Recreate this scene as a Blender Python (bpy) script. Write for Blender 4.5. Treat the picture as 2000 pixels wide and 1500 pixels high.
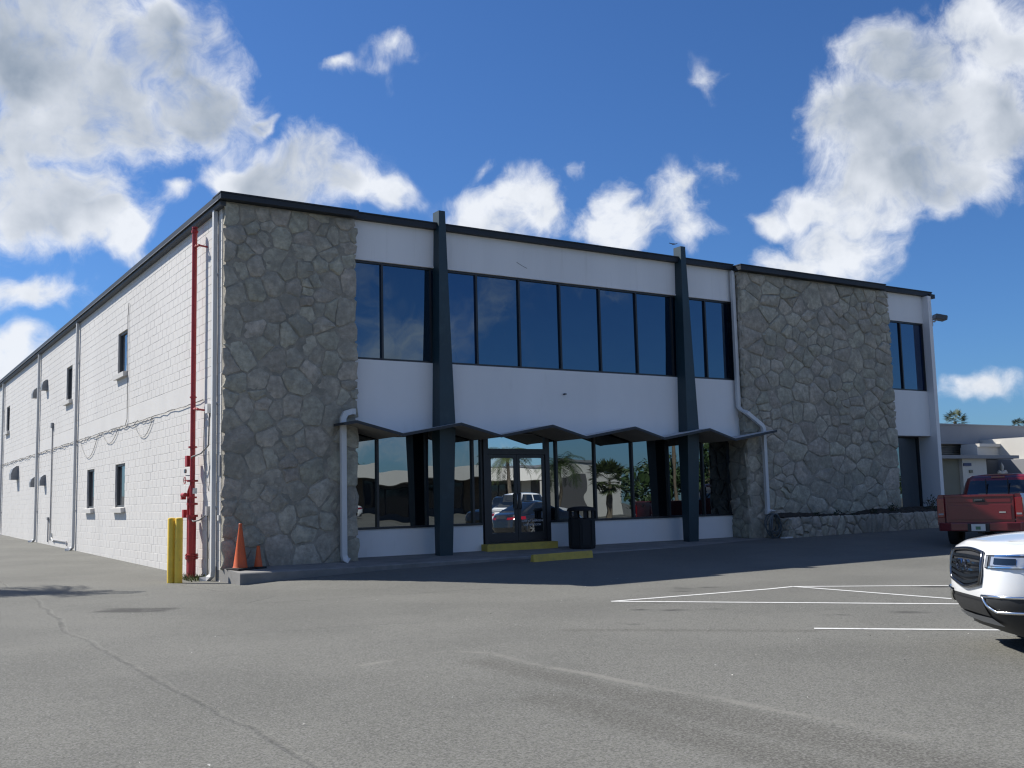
import bpy, bmesh, math, random
from mathutils import Vector, Matrix, Euler
R = math.radians
random.seed(7)
scene = bpy.context.scene
for o in list(bpy.data.objects): bpy.data.objects.remove(o)
col = scene.collection

# ------------------------------------------------------------------ camera
CAM = Vector((-6.6583, -21.6074, 1.1894))
YAW, PIT, ROL, FPX = R(32.9034), R(6.3924), R(-1.4140), 2025.2
fw = Vector((math.sin(YAW)*math.cos(PIT), math.cos(YAW)*math.cos(PIT), math.sin(PIT)))
rt = Vector((math.cos(YAW), -math.sin(YAW), 0)); up = rt.cross(fw)
r2 = rt*math.cos(ROL)+up*math.sin(ROL); u2 = -rt*math.sin(ROL)+up*math.cos(ROL)
cd = bpy.data.cameras.new('camera'); cam = bpy.data.objects.new('camera', cd); col.objects.link(cam)
cam.matrix_world = Matrix(((r2.x, u2.x, -fw.x, CAM.x), (r2.y, u2.y, -fw.y, CAM.y), (r2.z, u2.z, -fw.z, CAM.z), (0, 0, 0, 1)))
cd.sensor_fit = 'HORIZONTAL'; cd.sensor_width = 36; cd.lens = 36*FPX/2000; cd.clip_end = 5000; cd.clip_start = .1
scene.camera = cam
cy = scene.cycles; cy.max_bounces = 6; cy.diffuse_bounces = 3; cy.glossy_bounces = 3; cy.transmission_bounces = 1; cy.caustics_reflective = False; cy.caustics_refractive = False; cy.filter_width = 1.25
scene.render.resolution_x, scene.render.resolution_y = 1024, 768
def raydir(px, py):
    return (fw+r2*((px-1000)/FPX)+u2*((750-py)/FPX)).normalized()

# ------------------------------------------------------------------ sun, sky, exposure
SUN_EL = R(45.8); SUN_AZ = math.atan2(-.575, .818)          # azimuth from +Y towards +X
sd = Vector((math.sin(SUN_AZ)*math.cos(SUN_EL), math.cos(SUN_AZ)*math.cos(SUN_EL), math.sin(SUN_EL)))
sl = bpy.data.lights.new('sun', 'SUN'); sl.energy = 5.0; sl.angle = R(.53); sl.color = (1, .955, .88)
so = bpy.data.objects.new('sun', sl); col.objects.link(so)
so.rotation_euler = sd.to_track_quat('Z', 'Y').to_euler(); so.location = (-20, 30, 40)
vs = scene.view_settings
vs.view_transform = 'Standard'; vs.look = 'None'; vs.gamma = 1; vs.use_curve_mapping = False; vs.exposure = .55

world = bpy.data.worlds.new('World'); scene.world = world; world.use_nodes = True
nt = world.node_tree; nt.nodes.clear()
def N(t, **kw):
    n = nt.nodes.new(t)
    for k, v in kw.items(): setattr(n, k, v)
    return n
def LK(a, b): nt.links.new(a, b)
def M2(op, a, b=None, c=None, clamp=False):
    n = N('ShaderNodeMath', operation=op, use_clamp=clamp)
    for i, v in enumerate((a, b, c)):
        if v is None: continue
        if isinstance(v, (int, float)): n.inputs[i].default_value = v
        else: LK(v, n.inputs[i])
    return n.outputs[0]
def MR(v, a, b, c=0., d=1., kind='SMOOTHSTEP'):
    n = N('ShaderNodeMapRange', interpolation_type=kind)
    LK(v, n.inputs[0])
    for i, q in zip((1, 2, 3, 4), (a, b, c, d)): n.inputs[i].default_value = q
    return n.outputs[0]
SKY_STRENGTH = .085
sky = N('ShaderNodeTexSky', sky_type='NISHITA', sun_disc=False, sun_elevation=SUN_EL, sun_rotation=SUN_AZ,
        altitude=0, air_density=1.0, dust_density=.5, ozone_density=2.5)
tc = N('ShaderNodeTexCoord'); D = tc.outputs['Generated']
def noise(vec, scale, detail=8, rough=.55, dist=0.):
    n = N('ShaderNodeTexNoise'); n.inputs['Scale'].default_value = scale; n.inputs['Detail'].default_value = detail
    n.inputs['Roughness'].default_value = rough; n.inputs['Distortion'].default_value = dist
    LK(vec, n.inputs['Vector']); return n.outputs[0]
CLOUDS = [  # where each part of the clouds stands in the sky: bearing through the frame, width and height
 (60,70,210,150),(230,130,180,120),(390,200,130,80),(150,240,210,90),(300,60,60,60),(505,240,40,22),(0,260,120,120),
 (60,390,180,85),(190,450,120,60),(270,480,55,40),(20,330,90,60),
 (470,325,85,50),(590,345,135,80),(690,375,46,40),(755,382,55,34,.8),
 (650,132,46,20,.55),(775,115,50,24,.48),
 (955,425,90,62),(1035,410,70,72),(1000,365,36,40,.8),
 (1190,400,42,64,.8),(1230,455,105,60),(1320,415,80,72,.9),(1355,465,60,46,.85),(1410,305,42,30,.45),(1345,360,50,40,.7),
 (1930,70,140,80),(1760,120,130,75),(1600,230,75,80),(1720,250,160,110),(1900,240,170,130),(1690,380,110,65),(1840,350,130,70),
 (1590,398,80,38),(1515,425,50,28,.7),(1650,470,90,70,.9),(1570,515,80,44,.8),
 (1380,135,30,30,.36),(60,565,115,40,.75),(25,690,75,52,.9),(1925,780,75,32,.75),(320,380,52,30,.5),(1115,325,34,22,.35),(925,330,26,26,.35),(1640,520,90,40,.6)]
wn = N('ShaderNodeTexNoise'); wn.inputs['Scale'].default_value = 10.; wn.inputs['Detail'].default_value = 3; wn.inputs['Roughness'].default_value = .5; LK(D, wn.inputs['Vector'])
wv = N('ShaderNodeVectorMath', operation='MULTIPLY_ADD'); LK(wn.outputs['Color'], wv.inputs[0]); wv.inputs[1].default_value = (.115,)*3
w0 = N('ShaderNodeVectorMath', operation='SUBTRACT'); LK(D, w0.inputs[0]); w0.inputs[1].default_value = (.0575,)*3; LK(w0.outputs[0], wv.inputs[2]); WD = wv.outputs[0]
def dotn(v, c):
    n = N('ShaderNodeVectorMath', operation='DOT_PRODUCT'); LK(v, n.inputs[0]); n.inputs[1].default_value = c; return n.outputs['Value']
# bearings measured on a plane square to the view axis, so that clouds may be wider than tall
ax_, ay_, az_ = dotn(WD, r2), dotn(WD, u2), dotn(WD, fw); az_ = M2('MAXIMUM', az_, .05)
pu, pv = M2('DIVIDE', ax_, az_), M2('DIVIDE', ay_, az_)
front = MR(dotn(D, fw), .45, .6)
pc = N('ShaderNodeCombineXYZ'); LK(pu, pc.inputs[0]); LK(pv, pc.inputs[1])
fld = core = None
for (px, py, rx, ry, *st) in CLOUDS:
    mp = N('ShaderNodeMapping', vector_type='TEXTURE'); LK(pc.outputs[0], mp.inputs[0])
    mp.inputs['Location'].default_value = ((px-1000)/FPX, (750-py)/FPX, 0); mp.inputs['Scale'].default_value = (rx*1.32/FPX, ry*1.32/FPX, 1)
    ln = N('ShaderNodeVectorMath', operation='LENGTH'); LK(mp.outputs[0], ln.inputs[0])
    v = M2('MULTIPLY', M2('SUBTRACT', 1., ln.outputs['Value']), st[0] if st else 1.)
    fld = v if fld is None else M2('SMOOTH_MAX', fld, v, .25)
    if rx*ry > 9000: core = v if core is None else M2('SMOOTH_MAX', core, v, .3)
fld = M2('MULTIPLY', MR(fld, -.15, .60, 0, 1, 'LINEAR'), front)
# the rest of the sky carries the same kind of scattered cumulus
dn = N('ShaderNodeVectorMath', operation='DISTANCE'); LK(D, dn.inputs[0]); dn.inputs[1].default_value = fw
outside = MR(dn.outputs['Value'], .60, .80)
gen = MR(noise(WD, 2.6, 2, .5), .50, .68, 0, 1, 'LINEAR')
fld = M2('MAXIMUM', fld, M2('MULTIPLY', gen, outside))
sv = N('ShaderNodeVectorMath', operation='ADD'); LK(D, sv.inputs[0]); sv.inputs[1].default_value = sd*.03
nA = noise(D, 13., 7, .56); nB = noise(sv.outputs[0], 13., 5, .56); nL = noise(WD, 5.5, 3, .5); nF = noise(WD, 42., 7, .66)
dens = M2('ADD', fld, M2('ADD', M2('MULTIPLY', M2('SUBTRACT', nA, .5), 1.45), M2('MULTIPLY', M2('SUBTRACT', nF, .5), .95)))
alpha = M2('MULTIPLY', MR(dens, .24, 1.08), MR(fld, .0, .45))
alpha = M2('MINIMUM', alpha, .985)
core = M2('MAXIMUM', M2('MULTIPLY', MR(core, -.05, .5), front), M2('MULTIPLY', outside, MR(gen, .5, 1.)))
thick = M2('MULTIPLY', M2('MULTIPLY', MR(nL, .30, .60, .25, 1.), MR(M2('ADD', fld, M2('MULTIPLY', M2('SUBTRACT', nA, .5), 1.3)), .50, 1.15)), M2('ADD', .12, M2('MULTIPLY', core, .88)))
relief = M2('MULTIPLY', M2('SUBTRACT', nA, nB), .9)
shade = M2('ADD', M2('SUBTRACT', 1., M2('MULTIPLY', thick, .66)), relief)
shade = M2('MINIMUM', M2('MAXIMUM', shade, .30), 1.06)
ramp = N('ShaderNodeMix', data_type='RGBA'); LK(MR(shade, .3, 1., 0, 1, 'LINEAR'), ramp.inputs[0])
CL = .63/SKY_STRENGTH
ramp.inputs[6].default_value = (.33*CL, .40*CL, .50*CL, 1); ramp.inputs[7].default_value = (.93*CL, .97*CL, 1.04*CL, 1)
skyc = N('ShaderNodeMix', data_type='RGBA', blend_type='MULTIPLY'); skyc.inputs[0].default_value = 1
LK(sky.outputs[0], skyc.inputs[6]); skyc.inputs[7].default_value = (.33, .56, .88, 1)
mixc = N('ShaderNodeMix', data_type='RGBA'); LK(alpha, mixc.inputs[0]); LK(skyc.outputs[2], mixc.inputs[6]); LK(ramp.outputs[2], mixc.inputs[7])
bg = N('ShaderNodeBackground'); bg.inputs[1].default_value = SKY_STRENGTH; LK(mixc.outputs[2], bg.inputs[0])
LK(bg.outputs[0], N('ShaderNodeOutputWorld').inputs[0])
world.cycles.sampling_method = 'MANUAL'; world.cycles.sample_map_resolution = 512

# ------------------------------------------------------------------ materials
MAT = {}
def mat(name, rgb, rough=.6, var=.0, vscale=3., bump=0., bscale=40., metal=0., spec=.5, rnd=0., dirt=None, coat=0., stretch=None):
    """plain procedural paint / mineral material; var = colour variation from noise, rnd = from piece to piece"""
    m = bpy.data.materials.new(name); m.use_nodes = True; t = m.node_tree; b = t.nodes['Principled BSDF']
    b.inputs['Roughness'].default_value = rough; b.inputs['Metallic'].default_value = metal
    b.inputs['Specular IOR Level'].default_value = spec; b.inputs['Coat Weight'].default_value = coat; b.inputs['Coat Roughness'].default_value = .04
    b.inputs['Base Color'].default_value = (*rgb, 1)
    geo = t.nodes.new('ShaderNodeNewGeometry'); pos = geo.outputs['Position']
    if stretch:
        mp = t.nodes.new('ShaderNodeMapping'); mp.inputs['Scale'].default_value = stretch; t.links.new(pos, mp.inputs[0]); pos = mp.outputs[0]
    def nz(s, d=6, r=.6):
        n = t.nodes.new('ShaderNodeTexNoise'); n.inputs['Scale'].default_value = s; n.inputs['Detail'].default_value = d; n.inputs['Roughness'].default_value = r
        t.links.new(pos, n.inputs['Vector']); return n.outputs[0]
    c = None
    def mixrgb(a, bcol, f, blend='MIX'):
        x = t.nodes.new('ShaderNodeMix'); x.data_type = 'RGBA'; x.blend_type = blend
        for v, i in ((a, 6), (bcol, 7)):
            if isinstance(v, tuple): x.inputs[i].default_value = (*v, 1)
            else: t.links.new(v, x.inputs[i])
        if isinstance(f, float): x.inputs[0].default_value = f
        else: t.links.new(f, x.inputs[0])
        return x.outputs[2]
    def mr(v, a, bb, cc, dd):
        x = t.nodes.new('ShaderNodeMapRange'); t.links.new(v, x.inputs[0])
        for i, q in zip((1, 2, 3, 4), (a, bb, cc, dd)): x.inputs[i].default_value = q
        return x.outputs[0]
    if var or rnd or dirt:
        c = mixrgb(tuple(max(0, q*(1-var)) for q in rgb), tuple(min(1, q*(1+var)) for q in rgb), mr(nz(vscale), .3, .7, 0, 1))
        if rnd:
            oi = t.nodes.new('ShaderNodeObjectInfo'); x = t.nodes.new('ShaderNodeHueSaturation')
            t.links.new(mr(oi.outputs['Random'], 0, 1, 1-rnd, 1+rnd), x.inputs['Value'])
            wn = t.nodes.new('ShaderNodeTexWhiteNoise'); wn.noise_dimensions = '1D'; t.links.new(oi.outputs['Random'], wn.inputs['W'])
            t.links.new(mr(wn.outputs['Value'], 0, 1, .482, .522), x.inputs['Hue']); t.links.new(c, x.inputs['Color']); c = x.outputs[0]
        if dirt:   # (colour, scale, low, high)
            c = mixrgb(c, dirt[0], mr(nz(dirt[1], 8, .65), dirt[2], dirt[3], 0, 1))
        t.links.new(c, b.inputs['Base Color'])
    if bump:
        bp = t.nodes.new('ShaderNodeBump'); bp.inputs['Strength'].default_value = 1; bp.inputs['Distance'].default_value = bump
        t.links.new(nz(bscale, 8, .65), bp.inputs['Height']); t.links.new(bp.outputs[0], b.inputs['Normal'])
    MAT[name] = m; return m
def glass(name, refl, tint, wob=.0012, blind=False):
    """tinted mirror glazing: dark body with a reflective film"""
    m = bpy.data.materials.new(name); m.use_nodes = True; t = m.node_tree; t.nodes.clear()
    d = t.nodes.new('ShaderNodeBsdfDiffuse'); d.inputs[0].default_value = (*tint, 1)
    g = t.nodes.new('ShaderNodeBsdfGlossy'); g.inputs[0].default_value = (*refl, 1); g.inputs['Roughness'].default_value = .004
    f = t.nodes.new('ShaderNodeBsdfGlossy'); f.inputs[0].default_value = (.95, .97, 1, 1); f.inputs['Roughness'].default_value = .004
    fr = t.nodes.new('ShaderNodeFresnel'); fr.inputs[0].default_value = 1.45
    if blind:   # drawn blue blinds behind some panes
        oi = t.nodes.new('ShaderNodeObjectInfo'); rp = t.nodes.new('ShaderNodeValToRGB'); t.links.new(oi.outputs['Random'], rp.inputs[0]); rp.color_ramp.interpolation = 'CONSTANT'
        rp.color_ramp.elements[0].color = (*tint, 1); rp.color_ramp.elements[1].position = .62; rp.color_ramp.elements[1].color = (.002, .010, .042, 1)
        e_ = rp.color_ramp.elements.new(.85); e_.color = (.004, .010, .016, 1); t.links.new(rp.outputs[0], d.inputs[0])
    a = t.nodes.new('ShaderNodeAddShader'); mx = t.nodes.new('ShaderNodeMixShader')
    geo = t.nodes.new('ShaderNodeNewGeometry'); n = t.nodes.new('ShaderNodeTexNoise'); n.inputs['Scale'].default_value = 1.3; n.inputs['Detail'].default_value = 1
    t.links.new(geo.outputs['Position'], n.inputs['Vector'])
    bp = t.nodes.new('ShaderNodeBump'); bp.inputs['Distance'].default_value = wob; t.links.new(n.outputs[0], bp.inputs['Height'])
    for q in (g, f, fr): t.links.new(bp.outputs[0], q.inputs['Normal'])
    t.links.new(d.outputs[0], a.inputs[0]); t.links.new(g.outputs[0], a.inputs[1])
    t.links.new(fr.outputs[0], mx.inputs[0]); t.links.new(a.outputs[0], mx.inputs[1]); t.links.new(f.outputs[0], mx.inputs[2])
    o = t.nodes.new('ShaderNodeOutputMaterial'); t.links.new(mx.outputs[0], o.inputs[0]); MAT[name] = m; return m

mat('white_paint', (.58, .565, .54), .65, .05, .8, .0006, 60, dirt=((.44, .42, .39), .9, .60, .95))
mat('stucco', (.76, .75, .74), .7, .04, .8, .0022, 70, dirt=((.55, .54, .51), 1.5, .58, .95), stretch=(1, 1, .3))
mat('stucco_streaked', (.77, .76, .75), .7, .05, .5, .0022, 70, dirt=((.60, .59, .565), 2.6, .56, .84), stretch=(1.6, 1, .10))
mat('block_paint', (.59, .57, .54), .6, .05, .35, .0010, 70, rnd=.018, dirt=((.44, .42, .385), 1.3, .58, .95), stretch=(1, 1, .22))
mat('mortar_paint', (.56, .545, .52), .75, .06, 2, .001, 60)
mat('stone', (.40, .365, .295), .92, .28, 9, .034, 15, rnd=.17, dirt=((.25, .24, .20), 2.4, .44, .72))
mat('stone_mortar', (.31, .285, .235), .95, .25, 7, .02, 24, dirt=((.18, .175, .15), 2.6, .44, .72))
mat('fascia', (.026, .032, .040), .55, .15, 1.2, spec=.3)
mat('gutter_metal', (.20, .21, .225), .5, .08, 1.5)
mat('gutter_dark', (.055, .062, .072), .5, .12, 1.5, spec=.3)
mat('fin_paint', (.010, .032, .044), .5, .15, 1.3, spec=.55, dirt=((.03, .06, .07), 2.2, .58, .9))
mat('frame_metal', (.018, .02, .024), .4, .1, 2)
mat('window_trim', (.08, .085, .09), .45)
mat('roof', (.28, .28, .27), .9, .1, 1)
mat('canopy_top', (.55, .55, .54), .7, .1, 1.5, dirt=((.25, .25, .24), 2, .5, .8))
mat('canopy_under', (.30, .275, .23), .75, .12, 1.2)
mat('canopy_edge', (.02, .024, .03), .5)
mat('pipe_white', (.60, .60, .59), .45, .04, 2, dirt=((.42, .40, .37), 2.5, .6, .95))
mat('pipe_grey', (.36, .355, .36), .5, .06, 2)
mat('red_paint', (.34, .025, .028), .45, .12, 4, dirt=((.16, .02, .02), 5, .58, .85))
mat('red_worn', (.36, .05, .05), .6, .15, 6)
mat('yellow_paint', (.80, .54, .06), .55, .1, 4, dirt=((.34, .25, .07), 5, .58, .85))
mat('kerb_yellow', (.50, .37, .07), .7, .12, 5, .001, 60, dirt=((.24, .2, .1), 6, .55, .8))
mat('concrete', (.215, .21, .20), .9, .16, 2.2, .0025, 50, dirt=((.12, .12, .115), 1.5, .5, .8))
mat('cone_orange', (.58, .10, .022), .55, .1, 5, dirt=((.32, .07, .03), 7, .55, .85))
mat('rubber', (.018, .018, .019), .8, .15, 8)
mat('bin_black', (.006, .007, .009), .7, .15, 5)
mat('black_metal', (.02, .02, .022), .45)
mat('chrome', (.75, .76, .78), .12, metal=1)
mat('dark_chrome', (.16, .165, .18), .22, metal=1)
mat('soil_with_shade', (.03, .024, .018), 1, .3, 10, .01, 30)  # planter soil, its colour darkened to stand for the shadow line
mat('leaf_dark', (.025, .045, .018), .6, .35, 14, rnd=.15)
mat('leaf', (.055, .09, .025), .55, .4, 2.5, rnd=.15)
mat('leaf_palm', (.055, .075, .024), .5, .35, 3, rnd=.15)
mat('weed', (.10, .12, .035), .7, .4, 20)
mat('bark', (.16, .13, .095), .9, .25, 8, .01, 20)
mat('hose', (.10, .12, .13), .5)
mat('line_white', (.60, .60, .58), .75, .06, 6, dirt=((.26, .26, .255), 14, .56, .72))
mat('car_white', (.74, .75, .76), .28, .015, 1, coat=1)
mat('car_black', (.012, .014, .018), .22, coat=1)
mat('car_silver', (.42, .43, .45), .25, metal=.6, coat=1)
mat('car_red', (.145, .008, .014), .32, .06, 2, coat=.7)
mat('plastic_black', (.02, .021, .023), .55, .1, 10)
mat('plastic_grey', (.30, .30, .31), .4)
mat('tail_red', (.22, .006, .01), .15, coat=1)
mat('amber', (.75, .16, .02), .15, coat=1)
mat('lamp_clear', (.42, .45, .50), .12, coat=1, metal=.5)
mat('lamp_dark', (.06, .066, .08), .1, coat=.6, metal=.2)
mat('plate', (.62, .64, .62), .4)
mat('plate_green', (.10, .22, .12), .5)
mat('car_glass', (.008, .012, .018), .03, spec=.9)
mat('cable', (.19, .185, .18), .6)
mat('letter_white', (.62, .62, .64), .5)
mat('neighbor_grey', (.26, .265, .28), .75, .06, .6)
mat('neighbor_white', (.60, .58, .53), .75, .05, .8)
mat('neighbor_olive', (.19, .19, .15), .8, .08, .8)
mat('neighbor_wood', (.22, .20, .17), .9, .3, 3, .004, 20, stretch=(.3, 1, 3))
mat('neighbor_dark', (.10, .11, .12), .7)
mat('sign_blue', (.015, .03, .12), .5)
mat('bird', (.02, .02, .022), .8)
mat('shop_white', (.58, .57, .54), .7, .05, .5)
mat('shop_dark', (.10, .10, .105), .6)
mat('wire', (.02, .02, .02), .6)
mat('pole_wood', (.16, .125, .09), .9, .2, 5)
glass('glass_upper', (.060, .092, .125), (.001, .006, .016), .0022, True)
glass('glass_lower', (.18, .20, .205), (.003, .004, .006), .0018)
glass('glass_door', (.52, .54, .54), (.002, .003, .004), .0006)
glass('glass_side', (.10, .11, .12), (.012, .014, .017))

# asphalt ------------------------------------------------------------------
def asphalt():
    m = bpy.data.materials.new('asphalt'); m.use_nodes = True; t = m.node_tree; b = t.nodes['Principled BSDF']
    b.inputs['Roughness'].default_value = .92; b.inputs['Specular IOR Level'].default_value = .25
    geo = t.nodes.new('ShaderNodeNewGeometry'); P = geo.outputs['Position']
    def nz(s, d=5, r=.6, st=None):
        v = P
        if st:
            mp = t.nodes.new('ShaderNodeMapping'); mp.inputs['Scale'].default_value = st; mp.inputs['Rotation'].default_value = (0, 0, R(38)); t.links.new(P, mp.inputs[0]); v = mp.outputs[0]
        n = t.nodes.new('ShaderNodeTexNoise'); n.inputs['Scale'].default_value = s; n.inputs['Detail'].default_value = d; n.inputs['Roughness'].default_value = r
        t.links.new(v, n.inputs['Vector']); return n.outputs[0]
    def mth(op, a, bb=None, cl=False):
        n = t.nodes.new('ShaderNodeMath'); n.operation = op; n.use_clamp = cl
        for i, v in enumerate((a, bb)):
            if v is None: continue
            if isinstance(v, (int, float)): n.inputs[i].default_value = v
            else: t.links.new(v, n.inputs[i])
        return n.outputs[0]
    def mr(v, a, bb, c=0., d=1., k='SMOOTHSTEP'):
        x = t.nodes.new('ShaderNodeMapRange'); x.interpolation_type = k; t.links.new(v, x.inputs[0])
        for i, q in zip((1, 2, 3, 4), (a, bb, c, d)): x.inputs[i].default_value = q
        return x.outputs[0]
    def mix(a, bb, f):
        x = t.nodes.new('ShaderNodeMix'); x.data_type = 'RGBA'
        for v, i in ((a, 6), (bb, 7)):
            if isinstance(v, tuple): x.inputs[i].default_value = (*v, 1)
            else: t.links.new(v, x.inputs[i])
        if isinstance(f, float): x.inputs[0].default_value = f
        else: t.links.new(f, x.inputs[0])
        return x.outputs[2]
    wcache = {}
    def seg(a, bb, w, soft, wob=.25, ws=.7):
        """1 on a line between two points of the lot, wavering like a crack"""
        if (wob, ws) not in wcache:
            nn = t.nodes.new('ShaderNodeTexNoise'); nn.inputs['Scale'].default_value = ws; nn.inputs['Detail'].default_value = 6; t.links.new(P, nn.inputs['Vector'])
            s = t.nodes.new('ShaderNodeVectorMath'); s.operation = 'MULTIPLY_ADD'; t.links.new(nn.outputs['Color'], s.inputs[0]); s.inputs[1].default_value = (wob, wob, 0); t.links.new(P, s.inputs[2])
            sp = t.nodes.new('ShaderNodeSeparateXYZ'); t.links.new(s.outputs[0], sp.inputs[0]); wcache[(wob, ws)] = sp
        sp = wcache[(wob, ws)]
        ax, ay = a[0]+wob*.5, a[1]+wob*.5; dx, dy = bb[0]-a[0], bb[1]-a[1]; L = math.hypot(dx, dy); dx /= L; dy /= L
        rx = mth('SUBTRACT', sp.outputs[0], ax); ry = mth('SUBTRACT', sp.outputs[1], ay)
        al = mth('ADD', mth('MULTIPLY', rx, dx), mth('MULTIPLY', ry, dy)); ac = mth('ABSOLUTE', mth('SUBTRACT', mth('MULTIPLY', ry, dx), mth('MULTIPLY', rx, dy)))
        ends = mth('MULTIPLY', mr(al, -.1, .2), mr(al, L+.1, L-.2))
        return mth('MULTIPLY', ends, mr(ac, w+soft, w))
    big = nz(.33, 5, .55); mid = nz(1.6, 6, .6); fine = nz(55, 4, .7); agg = nz(150, 3, .8); streak = nz(.6, 5, .6, (1, .18, 1))
    c = mix((.138, .138, .122), (.174, .173, .153), mr(big, .34, .66))
    c = mix(c, (.100, .098, .092), mth('MULTIPLY', mr(mid, .55, .78), .28))
    c = mix(c, (.175, .168, .155), mth('MULTIPLY', mr(streak, .52, .80), .30))
    c = mix(c, (.085, .082, .078), mth('MULTIPLY', mr(nz(.45, 6, .62, (.35, 1.3, 1)), .58, .78), .22))
    c = mix(c, (.040, .039, .038), mth('MULTIPLY', mr(fine, .42, .62), .62))
    c = mix(c, (.26, .255, .245), mth('MULTIPLY', mr(nz(75, 2, .6), .53, .66), .52))
    c = mix(c, (.30, .295, .28), mth('MULTIPLY', mr(agg, .60, .76), .55))
    # damp oil stains in the stalls
    st = nz(1.1, 4, .5, (1.2, .5, 1)); sp = t.nodes.new('ShaderNodeSeparateXYZ'); t.links.new(P, sp.inputs[0])
    zone = mth('MULTIPLY', mth('MULTIPLY', mr(sp.outputs[0], -.5, 1.5), mr(sp.outputs[1], -15.5, -13.5)), mr(sp.outputs[1], -7.0, -8.5))
    c = mix(c, (.035, .034, .035), mth('MULTIPLY', mth('MULTIPLY', mr(st, .66, .74), zone), .40))
    crack = None
    for (a, bb, w, s) in (((-3.72, 14), (-3.68, -1.4), .004, .04), ((-3.68, -1.4), (-4.15, -7.6), .006, .05), ((-4.15, -7.6), (-4.25, -19), .004, .045),
                          ((-.6, -2.45), (-4.0, -3.65), .006, .05), ((-.85, .3), (-.75, -2.4), .004, .03), ((-1.15, -5.3), (4.2, -6.2), .006, .07), ((-1.2, -5.3), (-.4, -4.4), .006, .05), ((.2, -1.5), (-3.9, -2.6), .003, .03), ((-2.9, -9.0), (-.2, -9.6), .004, .06)):
        s_ = seg(a, bb, w, s, .3, .8); crack = s_ if crack is None else mth('MAXIMUM', crack, s_)
    brk = mth('MULTIPLY', mr(nz(1.3, 5, .65), .44, .62), mr(nz(9, 4, .6), .30, .60))
    c = mix(c, (.040, .039, .037), mth('MULTIPLY', mth('MULTIPLY', crack, brk), .42))
    # worn arc where wheels turn, lighter grit on its outside
    arc = None
    pts = [(-2.46, -12.32), (-1.94, -12.15), (-1.3, -12.03), (-1.08, -12.48), (-1.13, -13.5), (-1.05, -15.0), (-.96, -17.4)]
    for a, bb in zip(pts, pts[1:]):
        s_ = seg((a[0], a[1]), (bb[0], bb[1]), .012, .075, .16, 1.1); arc = s_ if arc is None else mth('MAXIMUM', arc, s_)
    c = mix(c, (.24, .232, .205), mth('MULTIPLY', mth('MULTIPLY', arc, mr(mid, .30, .62)), .50))
    tr = None
    for a, bb, w, so_ in (((-1.42, -12.7), (-1.42, -15.2), .06, .24), ((-1.42, -15.0), (-1.40, -18.5), .12, .30), ((-1.96, -14.6), (-2.0, -18.5), .06, .30), ((.5, -11.4), (2.6, -13.6), .02, .16)):
        s_ = seg(a, bb, w, so_, .16, 1.1); tr = s_ if tr is None else mth('MAXIMUM', tr, s_)
    c = mix(c, (.070, .066, .058), mth('MULTIPLY', mth('MULTIPLY', tr, mr(fine, .32, .62)), .62))
    drip = None
    for (x, y, r_) in ((4.8, -8.83, .16), (2.59, -10.4, .13), (2.85, -10.79, .15), (3.25, -11.04, .11), (3.85, -12.66, .16), (4.68, -13.09, .20), (8.0, -11.25, .25), (5.6, -8.6, .12), (1.9, -11.6, .07), (-2.8, -4.9, .45), (3.3, -9.9, .08), (4.4, -12.2, .10)):
        s_ = seg((x-r_, y+r_), (x+r_, y-r_), r_*.4, r_*.6, .35, 2.4); drip = s_ if drip is None else mth('MAXIMUM', drip, s_)
    c = mix(c, (.038, .037, .036), mth('MULTIPLY', mth('MULTIPLY', drip, mr(mid, .28, .58)), .78))
    t.links.new(c, b.inputs['Base Color'])
    h = mth('ADD', mth('MULTIPLY', fine, .5), mth('ADD', mth('MULTIPLY', agg, .5), mth('MULTIPLY', crack, -1.5)))
    bp = t.nodes.new('ShaderNodeBump'); bp.inputs['Distance'].default_value = .006; bp.inputs['Strength'].default_value = .9; t.links.new(h, bp.inputs['Height']); t.links.new(bp.outputs[0], b.inputs['Normal'])
    MAT['asphalt'] = m
asphalt()

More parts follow.
